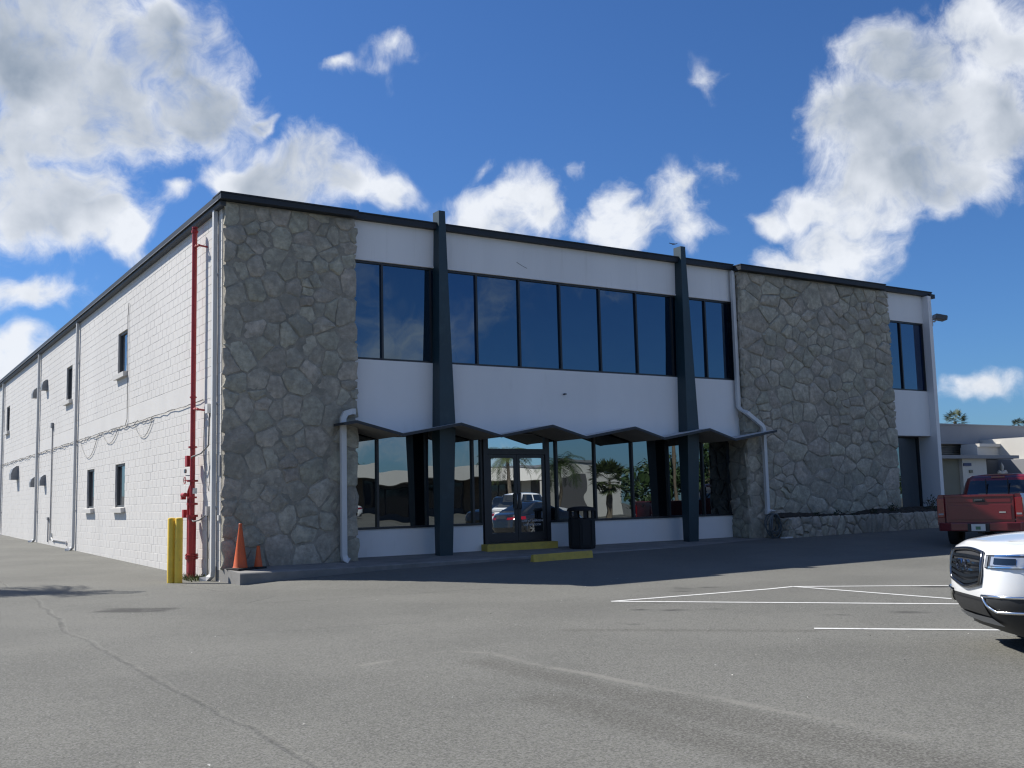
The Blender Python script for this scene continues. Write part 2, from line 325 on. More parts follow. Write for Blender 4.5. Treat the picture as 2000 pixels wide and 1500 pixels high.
# ------------------------------------------------------------------ mesh helpers
WORG = {}
class MB:
    def __init__(s): s.v = []; s.f = []; s.m = []
    def add(s, vs, fs, mi=0):
        o = len(s.v); s.v += [Vector(q) for q in vs]; s.f += [tuple(i+o for i in f) for f in fs]; s.m += [mi]*len(fs); return s
    def box(s, x0, x1, y0, y1, z0, z1, mi=0):
        vs = [(x, y, z) for z in (z0, z1) for y in (y0, y1) for x in (x0, x1)]
        return s.add(vs, [(0, 2, 3, 1), (4, 5, 7, 6), (0, 1, 5, 4), (2, 6, 7, 3), (0, 4, 6, 2), (1, 3, 7, 5)], mi)
    def obox(s, c, ax, hx, hy, hz, mi=0):
        """oriented box: ax = three unit axes"""
        vs = [Vector(c)+ax[0]*(sx*hx)+ax[1]*(sy*hy)+ax[2]*(sz*hz) for sz in (-1, 1) for sy in (-1, 1) for sx in (-1, 1)]
        return s.add(vs, [(0, 2, 3, 1), (4, 5, 7, 6), (0, 1, 5, 4), (2, 6, 7, 3), (0, 4, 6, 2), (1, 3, 7, 5)], mi)
    def tube(s, path, rad, n=10, cap=True, mi=0):
        path = [Vector(p) for p in path]; rs = rad if isinstance(rad, (list, tuple)) else [rad]*len(path)
        o = len(s.v); prev = None
        for i, p in enumerate(path):
            d = (path[min(i+1, len(path)-1)]-path[max(i-1, 0)]).normalized()
            a = prev if prev is not None else (Vector((1, 0, 0)) if abs(d.x) < .9 else Vector((0, 1, 0)))
            a = (a-d*a.dot(d)).normalized(); prev = a; b = d.cross(a)
            for k in range(n):
                w = 2*math.pi*k/n; s.v.append(p+(a*math.cos(w)+b*math.sin(w))*rs[i])
        for i in range(len(path)-1):
            for k in range(n):
                s.f.append((o+i*n+k, o+i*n+(k+1) % n, o+(i+1)*n+(k+1) % n, o+(i+1)*n+k)); s.m.append(mi)
        if cap:
            s.f.append(tuple(o+k for k in reversed(range(n)))); s.m.append(mi)
            e = o+(len(path)-1)*n; s.f.append(tuple(e+k for k in range(n))); s.m.append(mi)
        return s
    def rtube(s, path, hw, hd, side, mi=0):
        """rectangular section swept along a path; side = fixed width axis"""
        path = [Vector(p) for p in path]; o = len(s.v); w = Vector(side).normalized()
        for i, p in enumerate(path):
            d0 = (p-path[i-1]).normalized() if i else None; d1 = (path[i+1]-p).normalized() if i < len(path)-1 else None
            d = ((d0 or d1)+(d1 or d0)).normalized(); nrm = d.cross(w).normalized()
            k = 1/max(.5, d.dot(d1 or d0))
            for (a, b) in ((-1, -1), (1, -1), (1, 1), (-1, 1)): s.v.append(p+w*(hw*a)+nrm*(hd*b*k))
        for i in range(len(path)-1):
            for k in range(4): s.f.append((o+i*4+k, o+i*4+(k+1) % 4, o+(i+1)*4+(k+1) % 4, o+(i+1)*4+k)); s.m.append(mi)
        s.f.append((o+3, o+2, o+1, o)); e = o+(len(path)-1)*4; s.f.append((e, e+1, e+2, e+3)); s.m += [mi, mi]; return s
    def lathe(s, prof, n=24, c=(0, 0, 0), ax='z', mi=0):
        o = len(s.v); c = Vector(c)
        for (r, h) in prof:
            for k in range(n):
                w = 2*math.pi*k/n; a, b = r*math.cos(w), r*math.sin(w)
                s.v.append(c+Vector({'z': (a, b, h), 'y': (a, h, b), 'x': (h, a, b)}[ax]))
        for i in range(len(prof)-1):
            for k in range(n): s.f.append((o+i*n+k, o+i*n+(k+1) % n, o+(i+1)*n+(k+1) % n, o+(i+1)*n+k)); s.m.append(mi)
        return s
    def prism(s, pts, d, mi=0):
        """closed polygon (3-D points) pushed along d"""
        n = len(pts); d = Vector(d); vs = [Vector(p) for p in pts]+[Vector(p)+d for p in pts]
        fs = [tuple(reversed(range(n))), tuple(range(n, 2*n))]+[(i, (i+1) % n, n+(i+1) % n, n+i) for i in range(n)]
        return s.add(vs, fs, mi)
    def grid(s, fn, nu, nv, mi=0, keep=None):
        o = len(s.v)
        for j in range(nv+1):
            for i in range(nu+1): s.v.append(Vector(fn(i/nu, j/nv)))
        for j in range(nv):
            for i in range(nu):
                f = (o+j*(nu+1)+i, o+j*(nu+1)+i+1, o+(j+1)*(nu+1)+i+1, o+(j+1)*(nu+1)+i)
                if keep and not keep(sum((s.v[q] for q in f), Vector())/4): continue
                s.f.append(f); s.m.append(mi)
        return s
    def build(s, name, mats, parent=None, smooth=None, local=False, fix=True, bevel=0, origin=None):
        if not isinstance(mats, (list, tuple)): mats = [mats]
        me = bpy.data.meshes.new(name); o = bpy.data.objects.new(name, me); col.objects.link(o)
        po = WORG.get(parent.name, Vector()) if parent is not None else Vector()
        lo = Vector([min(v[i] for v in s.v) for i in range(3)]); hi = Vector([max(v[i] for v in s.v) for i in range(3)])
        org = Vector(origin) if origin is not None else Vector(((lo.x+hi.x)/2, (lo.y+hi.y)/2, lo.z))
        me.from_pydata([v-org for v in s.v], [], s.f)
        for q in mats: me.materials.append(MAT[q])
        if len(mats) > 1: me.polygons.foreach_set('material_index', s.m)
        if fix or bevel:
            bm = bmesh.new(); bm.from_mesh(me)
            if fix: bmesh.ops.recalc_face_normals(bm, faces=bm.faces)
            if bevel: bmesh.ops.bevel(bm, geom=list(bm.edges), offset=bevel, segments=2, profile=.6, affect='EDGES', clamp_overlap=True)
            bm.to_mesh(me); bm.free()
        if smooth is not None:
            me.polygons.foreach_set('use_smooth', [True]*len(me.polygons)); me.set_sharp_from_angle(angle=R(smooth))
        me.update()
        o.location = org-po
        if parent is not None: o.parent = parent
        WORG[o.name] = org; return o
def tag(o, label, cat, group=None):
    o['label'] = label; o['category'] = cat
    if group: o['group'] = group
    return o
def thing(name, label, cat, loc=(0, 0, 0), rz=0., group=None, local=False):
    o = bpy.data.objects.new(name, None); col.objects.link(o); o.location = loc; o.rotation_euler = (0, 0, rz); o.empty_display_size = .2
    WORG[o.name] = Vector() if local else Vector(loc)
    return tag(o, label, cat, group)
def struct(o): o['kind'] = 'structure'; return o
def stuff(o): o['kind'] = 'stuff'; return o
def lerp(a, b, t): return a+(b-a)*t
def interp(x, pts):
    if x <= pts[0][0]: return pts[0][1]
    for (a, b), (c, d) in zip(pts, pts[1:]):
        if x <= c: return lerp(b, d, (x-a)/(c-a))
    return pts[-1][1]
def text_mesh(body, size, name, m, parent, matrix, depth=.002, local=False, spacing=1.0):
    cu = bpy.data.curves.new('t', 'FONT'); cu.body = body; cu.size = size; cu.extrude = depth; cu.align_x = 'CENTER'; cu.align_y = 'CENTER'; cu.resolution_u = 3; cu.space_character = spacing
    to = bpy.data.objects.new('t', cu); col.objects.link(to)
    dg = bpy.context.evaluated_depsgraph_get(); me = bpy.data.meshes.new_from_object(to.evaluated_get(dg)); bpy.data.objects.remove(to)
    mb = MB(); mb.v = [matrix @ v.co for v in me.vertices]; mb.f = [tuple(p.vertices) for p in me.polygons]; mb.m = [0]*len(mb.f)
    return mb.build(name, m, parent, fix=False)

# ------------------------------------------------------------------ ground
def gz(x, y):
    base = -.34
    if x < 0.5 and y > -1: base += .0135*max(0, y)
    elif y > -1: base += .0135*max(0, y)
    rise = interp(x, [(0, 0), (1, .05), (3, .11), (6, .15), (10, .19), (16, .24), (25, .30)])
    k = min(1, max(0, (y+6.5)/5.1)); k = k*k*(3-2*k)
    slope = interp(x, [(2, 0), (14, .03), (40, .08)])
    far = min(1, max(0, (-y-25)/30.))
    return base+rise*k+slope*min(1, max(0, (y+20)/14))+.10*far
def axis(lo, hi, step, far):
    a = [lo+i*step for i in range(int((hi-lo)/step)+1)]; s = step; l = lo; h = hi; L_, H_ = [], []
    while l > -far: s *= 1.5; l -= s; L_.append(l)
    s = step
    while h < far: s *= 1.5; h += s; H_.append(h)
    return list(reversed(L_))+a+H_
xs = axis(-14, 30, .5, 1500); ys = axis(-24, 40, .5, 1500)
g = MB(); g.v = [Vector((x, y, gz(x, y))) for y in ys for x in xs]
nx = len(xs); g.f = [(j*nx+i, j*nx+i+1, (j+1)*nx+i+1, (j+1)*nx+i) for j in range(len(ys)-1) for i in range(nx-1)]; g.m = [0]*len(g.f)
lot = struct(g.build('parking_lot', 'asphalt', smooth=60, origin=(0, 0, 0)))
def paint(pts, w=.1):
    """painted stripe laid 4 mm above the asphalt"""
    mb = MB(); 
    L = []
    for (a, b) in zip(pts, pts[1:]):
        n = max(1, int((Vector(b)-Vector(a)).length/.4)); L += [Vector(a).lerp(Vector(b), i/n) for i in range(n)]
    L.append(Vector(pts[-1])); o = 0
    for i, p in enumerate(L):
        d = (L[min(i+1, len(L)-1)]-L[max(i-1, 0)]).normalized(); q = Vector((-d.y, d.x))*w*.5
        for s_ in (-1, 1): x, y = p.x+q.x*s_, p.y+q.y*s_; mb.v.append(Vector((x, y, gz(x, y)+.005)))
    for i in range(len(L)-1): mb.f.append((2*i, 2*i+1, 2*i+3, 2*i+2)); mb.m.append(0)
    return mb.build('painted_line', 'line_white', lot)
def ongnd(px, py, dz=0.):
    d = raydir(px, py); t = 5.
    for _ in range(60):
        p = CAM+d*t; e = p.z-gz(p.x, p.y)-dz; t += e/max(.02, -d.z)*.7
    return CAM+d*t
def gp(px, py): p = ongnd(px, py); return (p.x, p.y)
A, Bp = gp(1195, 1175), gp(1550, 1146)
Cc, Dd, Ee = gp(1860, 1144), gp(1860, 1170), gp(1860, 1180)
ext = lambda a, b, k: (a[0]+(b[0]-a[0])*k, a[1]+(b[1]-a[1])*k)
paint([A, gp(1500, 1151), Bp]); paint([Bp, ext(Bp, Cc, 1.6)]); paint([Bp, ext(Bp, Dd, 1.25)], .09); paint([A, ext(A, Ee, 1.4)])
E0, E1 = gp(1590, 1228), gp(1950, 1231); paint([E0, ext(E0, E1, 2.6)])
# grit and litter scattered on the asphalt
gr = MB()
for _ in range(260):
    x, y = random.uniform(-8, 6), random.uniform(-18, -1.5); s_ = random.uniform(.004, .013)
    c = Vector((x, y, gz(x, y)+s_*.4))
    gr.add([c+Vector((random.uniform(-1, 1), random.uniform(-1, 1), random.uniform(0, 1)))*s_ for _ in range(4)], [(0, 1, 2), (0, 2, 3), (0, 3, 1), (1, 3, 2)], random.choice((0, 0, 1)))
o = stuff(gr.build('grit', ['neighbor_white', 'rubber'])); o['label'] = 'pale and dark grit scattered over the asphalt'; o['category'] = 'grit'

# walkway in front of the building ------------------------------------------------------
wk = MB(); X1 = 15.85; n = 40
def wtop(x, y): return lerp(-.11, -.025, min(1, max(0, (y+1.3)/1.75)))
rows = []
for i in range(n+1):
    x = lerp(.0, X1, i/n)+(.0 if i else .0); jit = random.uniform(-.012, .012)
    rows.append([(x, -1.30+jit, gz(x, -1.3)-.12), (x, -1.315+jit, wtop(x, -1.3)-.02), (x, -1.29+jit, wtop(x, -1.3)), (x, -.4, wtop(x, -.4)), (x, .5, wtop(x, .5)), (x, .5, -.6)])
for r_ in rows: wk.v += [Vector(q) for q in r_]
for i in range(n):
    for k in range(5): wk.f.append((i*6+k, i*6+k+1, (i+1)*6+k+1, (i+1)*6+k)); wk.m.append(0)
wk.f += [(0, 1, 2, 3, 4, 5), tuple(n*6+k for k in (5, 4, 3, 2, 1, 0))]; wk.m += [0, 0]
walk = struct(wk.build('walkway', 'concrete'))

# ------------------------------------------------------------------ the office building
ZT = 7.74
bld = thing('office_building', 'two-storey white office building with stone piers, dark glass and a zigzag canopy', 'building', (0, 0, -.34))
def rect_minus(r, holes):
    out = [r]
    for h in holes:
        nxt = []
        for (a, b, c, d) in out:
            if h[1] <= a or h[0] >= b or h[3] <= c or h[2] >= d: nxt.append((a, b, c, d)); continue
            if h[0] > a: nxt.append((a, h[0], c, d))
            if h[1] < b: nxt.append((h[1], b, c, d))
            l, r_ = max(a, h[0]), min(b, h[1])
            if h[2] > c: nxt.append((l, r_, c, h[2]))
            if h[3] < d: nxt.append((l, r_, h[3], d))
        out = nxt
    return out
# left block wall: windows (y0, y1, z0, z1)
LW = [(8.75, 9.95, 1.26, 2.49), (12.93, 14.05, 1.26, 2.49), (8.74, 9.86, 5.09, 6.30), (17.06, 18.13, 5.09, 6.30), (33.1, 34.2, 5.09, 6.30)]
YB = 62.
wm = MB()
for (a, b, c, d) in rect_minus((-.02, YB, -.9, ZT+.05), LW): wm.box(.004, .28, a, b, c, d)
wall = wm.build('block_wall', 'mortar_paint', bld); wall['label'] = 'sunlit side wall of white painted concrete blocks'
CH, BL = .2032, .4064
blocks = []
def courses(z0, z1, off):
    k = 0; z = z1
    while z-CH > z0-.001:
        y = -.02-(BL/2 if (k+off) % 2 else 0)
        while y < YB:
            a, b = max(y, -.02), min(y+BL, YB)
            if b-a > .05:
                for (p, q, r_, s_) in rect_minus((a+.0032, b-.0032, z-CH+.0036, z-.0036), LW):
                    if q-p > .03 and s_-r_ > .03: blocks.append((p, q, r_, s_))
            y += BL
        z -= CH; k += 1
courses(-.52, 3.55, 0); courses(4.02, 7.49, 1)
blocks.sort(key=lambda b: (b[0]+b[1])*.5+abs((b[2]+b[3])*.5-2)*.02)
def blockgeo(mb, y0, y1, z0, z1, x=0.):
    e = .0035; j = random.uniform(-.0015, .0012)
    vs = [(x+.0045, y0, z0), (x+.0045, y1, z0), (x+.0045, y1, z1), (x+.0045, y0, z1), (x+j, y0+e, z0+e), (x+j, y1-e, z0+e), (x+j, y1-e, z1-e), (x+j, y0+e, z1-e)]
    mb.add(vs, [(4, 7, 6, 5), (0, 4, 5, 1), (1, 5, 6, 2), (2, 6, 7, 3), (3, 7, 4, 0)])
for b in blocks[:300]:
    mb = MB(); blockgeo(mb, *b); mb.build('block', 'block_paint', wall, fix=False)
mb = MB()
for b in blocks[300:]: blockgeo(mb, *b)
o = stuff(mb.build('far_blocks', 'block_paint', wall, fix=False))
bm_ = MB(); bm_.box(-.002, .02, -.02, YB, 3.557, 4.013); bm_.build('tie_beam', 'white_paint', wall)
bm_ = MB(); bm_.box(-.002, .02, -.02, YB, 7.497, ZT+.03); bm_.build('top_beam', 'white_paint', wall)
def side_window(y0, y1, z0, z1):
    f = MB(); t = .06
    f.box(.05, .13, y0, y0+t, z0, z1); f.box(.05, .13, y1-t, y1, z0, z1); f.box(.05, .13, y0+t, y1-t, z0, z0+t); f.box(.05, .13, y0+t, y1-t, z1-t, z1)
    w = f.build('window', 'window_trim', bld)
    p = MB(); p.box(.095, .105, y0+t, y1-t, z0+t, z1-t); p.build('pane', 'glass_side', w)
    s_ = MB(); s_.prism([(.10, y0-.10, z0-.13), (-.115, y0-.10, z0-.15), (-.125, y0-.10, z0-.02), (.10, y0-.10, z0+.012)], (0, y1-y0+.2, 0)); s_.build('sill', 'white_paint', w)
    return w
for q in LW: side_window(*q)

# front walls, upper storey panel with the zigzag canopy line along its foot
PK = [2.73, 5.35, 7.93, 10.53, 13.14, 15.73]; VL = [3.85, 6.43, 8.94, 11.51, 14.08]
ZIG = [(2.42, 2.955)]
for i in range(5): ZIG += [(PK[i], 3.005), (VL[i], 2.735)]
ZIG.append((15.73, 3.0))
def zig(x): return interp(x, ZIG)
UX0, UX1 = 3.0, 15.1; SILL, HEAD = 4.484, 6.80
mb = MB(); mb.box(UX0-.1, UX1+.05, 0, .3, HEAD, ZT+.05); mb.build('upper_wall_band', 'stucco_streaked', bld)
pts = [(x, 0, zig(x)-.03) for x in sorted(set([UX0-.1, UX1+.05]+[q for q, _ in ZIG if UX0 < q < UX1]))]
mb = MB(); mb.prism(pts+[(UX1+.05, 0, SILL), (UX0-.1, 0, SILL)], (0, .3, 0)); mb.build('spandrel_wall', 'stucco', bld)
mb = MB(); mb.box(UX0-.1, 15.16, .3, .55, 2.9, SILL); mb.build('soffit_beam', 'canopy_under', bld)
LOY = .45
for (a, b) in ((2.9, 6.66), (8.68, 15.16)):
    mb = MB(); mb.box(a, b, LOY, LOY+.25, -.3, .60); mb.build('knee_wall', 'stucco', bld)
def glazing(xs_, z0, z1, y, gm, label=None, t=.05, dp=.08, depthside=1, top=.05, bot=.05, tilt=.004):
    """one run of window: frame with a mullion at every x in xs_, a pane between each pair"""
    f = MB(); f.box(xs_[0], xs_[-1], y-.02, y+dp, z0, z0+bot); f.box(xs_[0], xs_[-1], y-.02, y+dp, z1-top, z1)
    w = f.build('window', 'frame_metal', bld)
    if label: w['label'] = label
    for i, x in enumerate(xs_):
        m = MB(); hw = t/2; a, b = (x, x+t) if i == 0 else ((x-t, x) if i == len(xs_)-1 else (x-hw, x+hw))
        m.box(a, b, y-.025, y+dp, z0+bot, z1-top); m.build('mullion', 'frame_metal', w)
    for a, b in zip(xs_, xs_[1:]):
        p = MB(); r1, r3 = random.uniform(-tilt, tilt), random.uniform(-tilt, tilt); zc = (z0+z1)/2
        yy = lambda x, z: y+.03+(x-(a+b)/2)*r1+(z-zc)*r3
        p.add([(a, yy(a, z0), z0+.01), (b, yy(b, z0), z0+.01), (b, yy(b, z1), z1-.01), (a, yy(a, z1), z1-.01)]+[(a, y+.05, z0+.01), (b, y+.05, z0+.01), (b, y+.05, z1-.01), (a, y+.05, z1-.01)],
              [(0, 1, 2, 3), (7, 6, 5, 4), (0, 4, 5, 1), (1, 5, 6, 2), (2, 6, 7, 3), (3, 7, 4, 0)])
        p.build('pane', gm, w)
    return w
glazing([2.95, 3.79, 5.07, 6.36, 7.62, 8.89, 10.19, 11.45, 12.72, 14.01, 15.12], SILL, HEAD, .05, 'glass_upper', 'long band of dark blue mirror glass on the upper storey')
glazing([2.95, 3.84, 5.14, 6.42, 6.70], .60, 3.0, LOY+.04, 'glass_lower', t=.06)
glazing([8.66, 8.95, 10.20, 11.48, 12.77, 14.08, 15.16], .60, 3.0, LOY+.04, 'glass_lower', t=.06)
for (a, b) in ((2.95, 6.66), (8.70, 15.14)):
    mb = MB(); mb.box(a, b, LOY-.04, LOY+.12, .601, .64); mb.build('sill', 'frame_metal', bld)
# thin white drip edge above the upper windows
mb = MB(); mb.box(UX0, UX1, -.018, .06, HEAD+.002, HEAD+.035); mb.build('drip_edge', 'stucco', bld)
# shell behind everything and flat roof
mb = MB(); mb.box(.3, 24.15, .62, YB, -.6, ZT-.05); mb.build('inner_shell', 'mortar_paint', bld)
mb = MB(); mb.box(-.05, 24.2, .1, YB+.2, ZT+.0, ZT+.075); mb.build('roof', 'roof', bld)
# fascia: side eave with a gutter, front strips, deeper over the piers
mb = MB(); mb.box(-.17, -.0, -.30, YB, 7.685, 7.815); mb.build('side_fascia', 'fascia', bld)
mb = MB(); mb.prism([(-.125, -.27, 7.68), (-.125, -.27, 7.61), (-.10, -.27, 7.575), (-.004, -.27, 7.575), (-.004, -.27, 7.68)], (0, YB+.2, 0)); mb.build('gutter', 'gutter_dark', bld)
mb = MB(); mb.box(-.178, -.17, -.30, YB, 7.675, 7.69); mb.build('fascia_trim', 'gutter_metal', bld)
def fasc(x0, x1, y, z0, z1):
    mb = MB(); mb.box(x0, x1, y, .12, z0, z1); mb.build('front_fascia', 'fascia', bld)
    mb = MB(); mb.box(x0-.01, x1+.01, y-.02, .12, z1+.001, z1+.03); mb.build('fascia_cap', 'fascia', bld)
fasc(-.168, 2.98, -.45, 7.685, 7.80); fasc(2.995, 15.02, -.16, 7.735, 7.86); fasc(15.035, 21.55, -.45, 7.685, 7.82); fasc(21.565, 24.36, -.16, 7.735, 7.865)
mb = MB(); mb.box(24.15, 24.42, -.235, .2, 7.66, 7.80); mb.build('fascia_end', 'fascia', bld)

# ---- stone piers: every stone a piece of its own
def clip(poly, a, b):
    """keep the part of a polygon nearer to a than to b"""
    mx, my = (a[0]+b[0])/2, (a[1]+b[1])/2; dx, dy = b[0]-a[0], b[1]-a[1]; out = []
    for i in range(len(poly)):
        p, q = poly[i], poly[(i+1) % len(poly)]
        sp = (p[0]-mx)*dx+(p[1]-my)*dy; sq = (q[0]-mx)*dx+(q[1]-my)*dy
        if sp <= 0: out.append(p)
        if (sp < 0 < sq) or (sq < 0 < sp): t = sp/(sp-sq); out.append((lerp(p[0], q[0], t), lerp(p[1], q[1], t)))
    return out
def stone_cells(w, h, n, seed, relax=2, asp=1.0):
    rnd = random.Random(seed); pts = [(rnd.uniform(0, w), rnd.uniform(0, h)*asp) for _ in range(n)]
    H = h*asp
    def cells():
        out = []
        for i, p in enumerate(pts):
            poly = [(0, 0), (w, 0), (w, H), (0, H)]
            for j in sorted(range(n), key=lambda j: (pts[j][0]-p[0])**2+(pts[j][1]-p[1])**2)[1:26]: poly = clip(poly, p, pts[j])
            out.append(poly)
        return out
    for k in range(relax):
        cs = cells(); np_ = []
        for c, p in zip(cs, pts):
            cx, cy = sum(q[0] for q in c)/len(c), sum(q[1] for q in c)/len(c); kk = .55 if k == 0 else .12
            np_.append((lerp(p[0], cx, kk), lerp(p[1], cy, kk)))
        pts = np_
    return [[(x, y/asp) for x, y in c] for c in cells()]
def stone_panel(parent, org, U, V, Nn, w, h, n, seed, th=.05, asp=1., gap=.008, edge=.07):
    """stones set in mortar on a plane: org + u*U + v*V, standing proud along Nn"""
    rnd = random.Random(seed+99); org, U, V, Nn = Vector(org), Vector(U), Vector(V), Vector(Nn)
    for c in stone_cells(w, h, n, seed, asp=asp):
        if len(c) < 3: continue
        cx, cy = sum(p[0] for p in c)/len(c), sum(p[1] for p in c)/len(c)
        ring = []
        for i in range(len(c)):
            p, q = c[i], c[(i+1) % len(c)]; L = math.hypot(q[0]-p[0], q[1]-p[1])
            if L < .035: continue
            for t in ((.07, .35, .65, .93) if L > .26 else ((.10, .5, .90) if L > .14 else ((.25, .75) if L > .07 else (.5,)))): ring.append((lerp(p[0], q[0], t), lerp(p[1], q[1], t)))
        if len(ring) < 4: continue
        base, mid, top = [], [], []
        T = th*rnd.uniform(.35, 1.3); tx, ty = rnd.uniform(-.06, .06), rnd.uniform(-.06, .06)
        for (x, y) in ring:
            dx, dy = cx-x, cy-y; L = math.hypot(dx, dy) or 1; g_ = gap*rnd.uniform(.2, 1.9)
            x1, y1 = x+dx/L*g_+rnd.uniform(-.012, .012), y+dy/L*g_+rnd.uniform(-.012, .012)
            out = -edge*rnd.random() if (x < .01 or x > w-.01) else 0
            if out: x1 += out*(1 if x < w/2 else -1)
            base.append(org+U*x1+V*y1-Nn*.02)
            k = .10; x2, y2 = lerp(x1, cx, k*.55), lerp(y1, cy, k*.55)
            mid.append(org+U*x2+V*y2+Nn*(T*rnd.uniform(.30, .62)+(x2-cx)*tx+(y2-cy)*ty))
            kk = rnd.uniform(.14, .36); x3, y3 = lerp(x1, cx, kk), lerp(y1, cy, kk)
            top.append(org+U*x3+V*y3+Nn*(T*rnd.uniform(.70, 1.15)+(x3-cx)*tx+(y3-cy)*ty))
        m = len(ring); mb = MB(); ctr = org+U*cx+V*cy+Nn*T*rnd.uniform(.9, 1.2)
        mb.v = base+mid+top+[ctr]
        for i in range(m):
            j = (i+1) % m
            mb.f += [(i, j, m+j, m+i), (m+i, m+j, 2*m+j, 2*m+i), (2*m+i, 2*m+j, 3*m)]
        mb.m = [0]*len(mb.f); mb.build('stone', 'stone', parent, smooth=38)
def rough_slab(mb, org, U, V, Nn, w, h, nu, nv, amp=.010, sd_=1):
    rnd = random.Random(sd_); org, U, V, Nn = Vector(org), Vector(U), Vector(V), Vector(Nn)
    mb.grid(lambda a, b: org+U*(w*a)+V*(h*b)+Nn*rnd.uniform(-amp, amp), nu, nv)
# left pier
mb = MB(); mb.box(.012, 2.965, -.24, .3, -.5, 7.68); rough_slab(mb, (.012, -.243, -.45), (1, 0, 0), (0, 0, 1), (0, -1, 0), 2.95, 8.12, 30, 80)
pier = mb.build('stone_pier', 'stone_mortar', bld, fix=False); pier['label'] = 'stone clad pier at the left corner, in shade'
stone_panel(pier, (-.005, -.235, -.12), (1, 0, 0), (0, 0, 1), (0, -1, 0), 3.0, 7.80, 135, 5, .034)
# right pier and its left return
mb = MB(); mb.box(15.13, 21.82, -.24, .62, -.5, 7.68); rough_slab(mb, (15.13, -.243, -.45), (1, 0, 0), (0, 0, 1), (0, -1, 0), 6.69, 8.12, 60, 80, sd_=2)
pier2 = mb.build('stone_pier', 'stone_mortar', bld, fix=False); pier2['label'] = 'wide stone clad pier on the right above the planter'
stone_panel(pier2, (15.11, -.235, -.08), (1, 0, 0), (0, 0, 1), (0, -1, 0), 6.76, 7.75, 240, 11, .048, asp=1.3)
stone_panel(pier2, (15.135, .48, -.06), (0, -1, 0), (0, 0, 1), (-1, 0, 0), .74, 3.0, 16, 21, .045)
stone_panel(pier2, (15.135, .02, 3.0), (0, -1, 0), (0, 0, 1), (-1, 0, 0), .27, 4.66, 13, 22, .045)

# ---- right bay beside the wide pier, with the end wall
mb = MB(); mb.box(21.86, 24.0, 0, .3, HEAD, ZT+.04); mb.build('upper_wall_band', 'stucco', bld)
mb = MB(); mb.box(21.86, 24.0, 0, .3, 2.98, SILL); mb.build('spandrel_wall', 'stucco', bld)
glazing([21.86, 22.80, 23.99], SILL, HEAD, .05, 'glass_upper', 'dark blue upper window in the right end bay')
glazing([21.9, 24.02], .60, 2.98, .5, 'glass_lower', 'tall dark ground floor window set back in the right end bay', t=.06)
mb = MB(); mb.box(21.86, 24.0, .46, .62, -.3, .60); mb.build('knee_wall', 'stucco', bld)
mb = MB(); mb.box(21.86, 24.0, .3, .62, 2.981, 3.2); mb.build('soffit_beam', 'stucco', bld)
mb = MB(); mb.box(24.0, 24.18, -.235, YB, -.6, ZT-.02); mb.build('end_wall', 'stucco', bld)

# ---- fins
def fin(cx):
    mb = MB(); lv = [(-.06, .17, -.20), (1.45, .19, -.285), (2.95, .212, -.365), (5.5, .147, -.31), (8.17, .085, -.265)]
    for (z, hw, yf) in lv: mb.v += [Vector(q) for q in ((cx-hw, .035, z), (cx-hw, yf, z), (cx+hw, yf, z), (cx+hw, .035, z))]
    for i in range(len(lv)-1):
        for k in range(4): mb.f.append((4*i+k, 4*i+(k+1) % 4, 4*i+4+(k+1) % 4, 4*i+4+k))
    mb.f += [(3, 2, 1, 0), tuple(16+k for k in range(4))]; mb.m = [0]*len(mb.f)
    return mb.build('fin', 'fin_paint', bld)
fin(5.26)['label'] = 'dark tapered fin left of the entrance'; fin(12.99)['label'] = 'dark tapered fin right of the entrance'

# ---- folded plate canopy
cb = MB(); cb.box(2.5, 15.1, .56, .60, 2.8, 2.9); canopy = cb.build('canopy', 'canopy_edge', bld); canopy['label'] = 'thin zigzag folded plate canopy over the ground floor'
for i, ((xa, za), (xb, zb)) in enumerate(zip(ZIG, ZIG[1:])):
    th = .055; yb_ = .44 if xb < 15.2 else -.30
    if xa < 2.5: yb_ = -.30
    mb = MB(); dx, dz = xb-xa, zb-za; L = math.hypot(dx, dz); nx_, nz_ = -dz/L*th, dx/L*th
    if xb > 15.2:   # last plate runs on in front of the stone pier
        xm = 15.06; zm = zig(xm)
        segs = [(xa, za, xm, zm, .44), (xm, zm, xb, zb, -.29)]
    elif xb > 2.7 and xa < 2.7: segs = [(xa, za, xb, zb, -.29)]
    elif xa < 3.0: zm = zig(3.02); segs = [(xa, za, 3.02, zm, -.29), (3.02, zm, xb, zb, .44)]
    else: segs = [(xa, za, xb, zb, .44)]
    for (a, za_, b, zb_, ybk) in segs:
        vs = []
        for yy in (-.85, ybk): vs += [(a, yy, za_-th), (b, yy, zb_-th), (b, yy, zb_), (a, yy, za_)]
        o_ = len(mb.v); mb.v += [Vector(q) for q in vs]
        for f_, mi in (((0, 1, 2, 3), 2), ((7, 6, 5, 4), 2), ((0, 4, 5, 1), 1), ((3, 2, 6, 7), 0), ((0, 3, 7, 4), 2), ((1, 5, 6, 2), 2)): mb.f.append(tuple(o_+q for q in f_)); mb.m.append(mi)
    mb.build('canopy_plate', ['canopy_top', 'canopy_under', 'canopy_edge'], canopy)
mb = MB(); vs = []
for (x, z) in ZIG: vs += [(x, -.868, z-.066), (x, -.868, z-.002), (x, -.851, z-.002), (x, -.851, z-.066)]
mb.v = [Vector(q) for q in vs]
for i in range(len(ZIG)-1):
    for k in range(4): mb.f.append((4*i+k, 4*i+(k+1) % 4, 4*i+4+(k+1) % 4, 4*i+4+k)); mb.m.append(0)
e = 4*(len(ZIG)-1); mb.f += [(3, 2, 1, 0), (e, e+1, e+2, e+3)]; mb.m += [0, 0]
mb.build('edge_trim', 'canopy_edge', canopy)

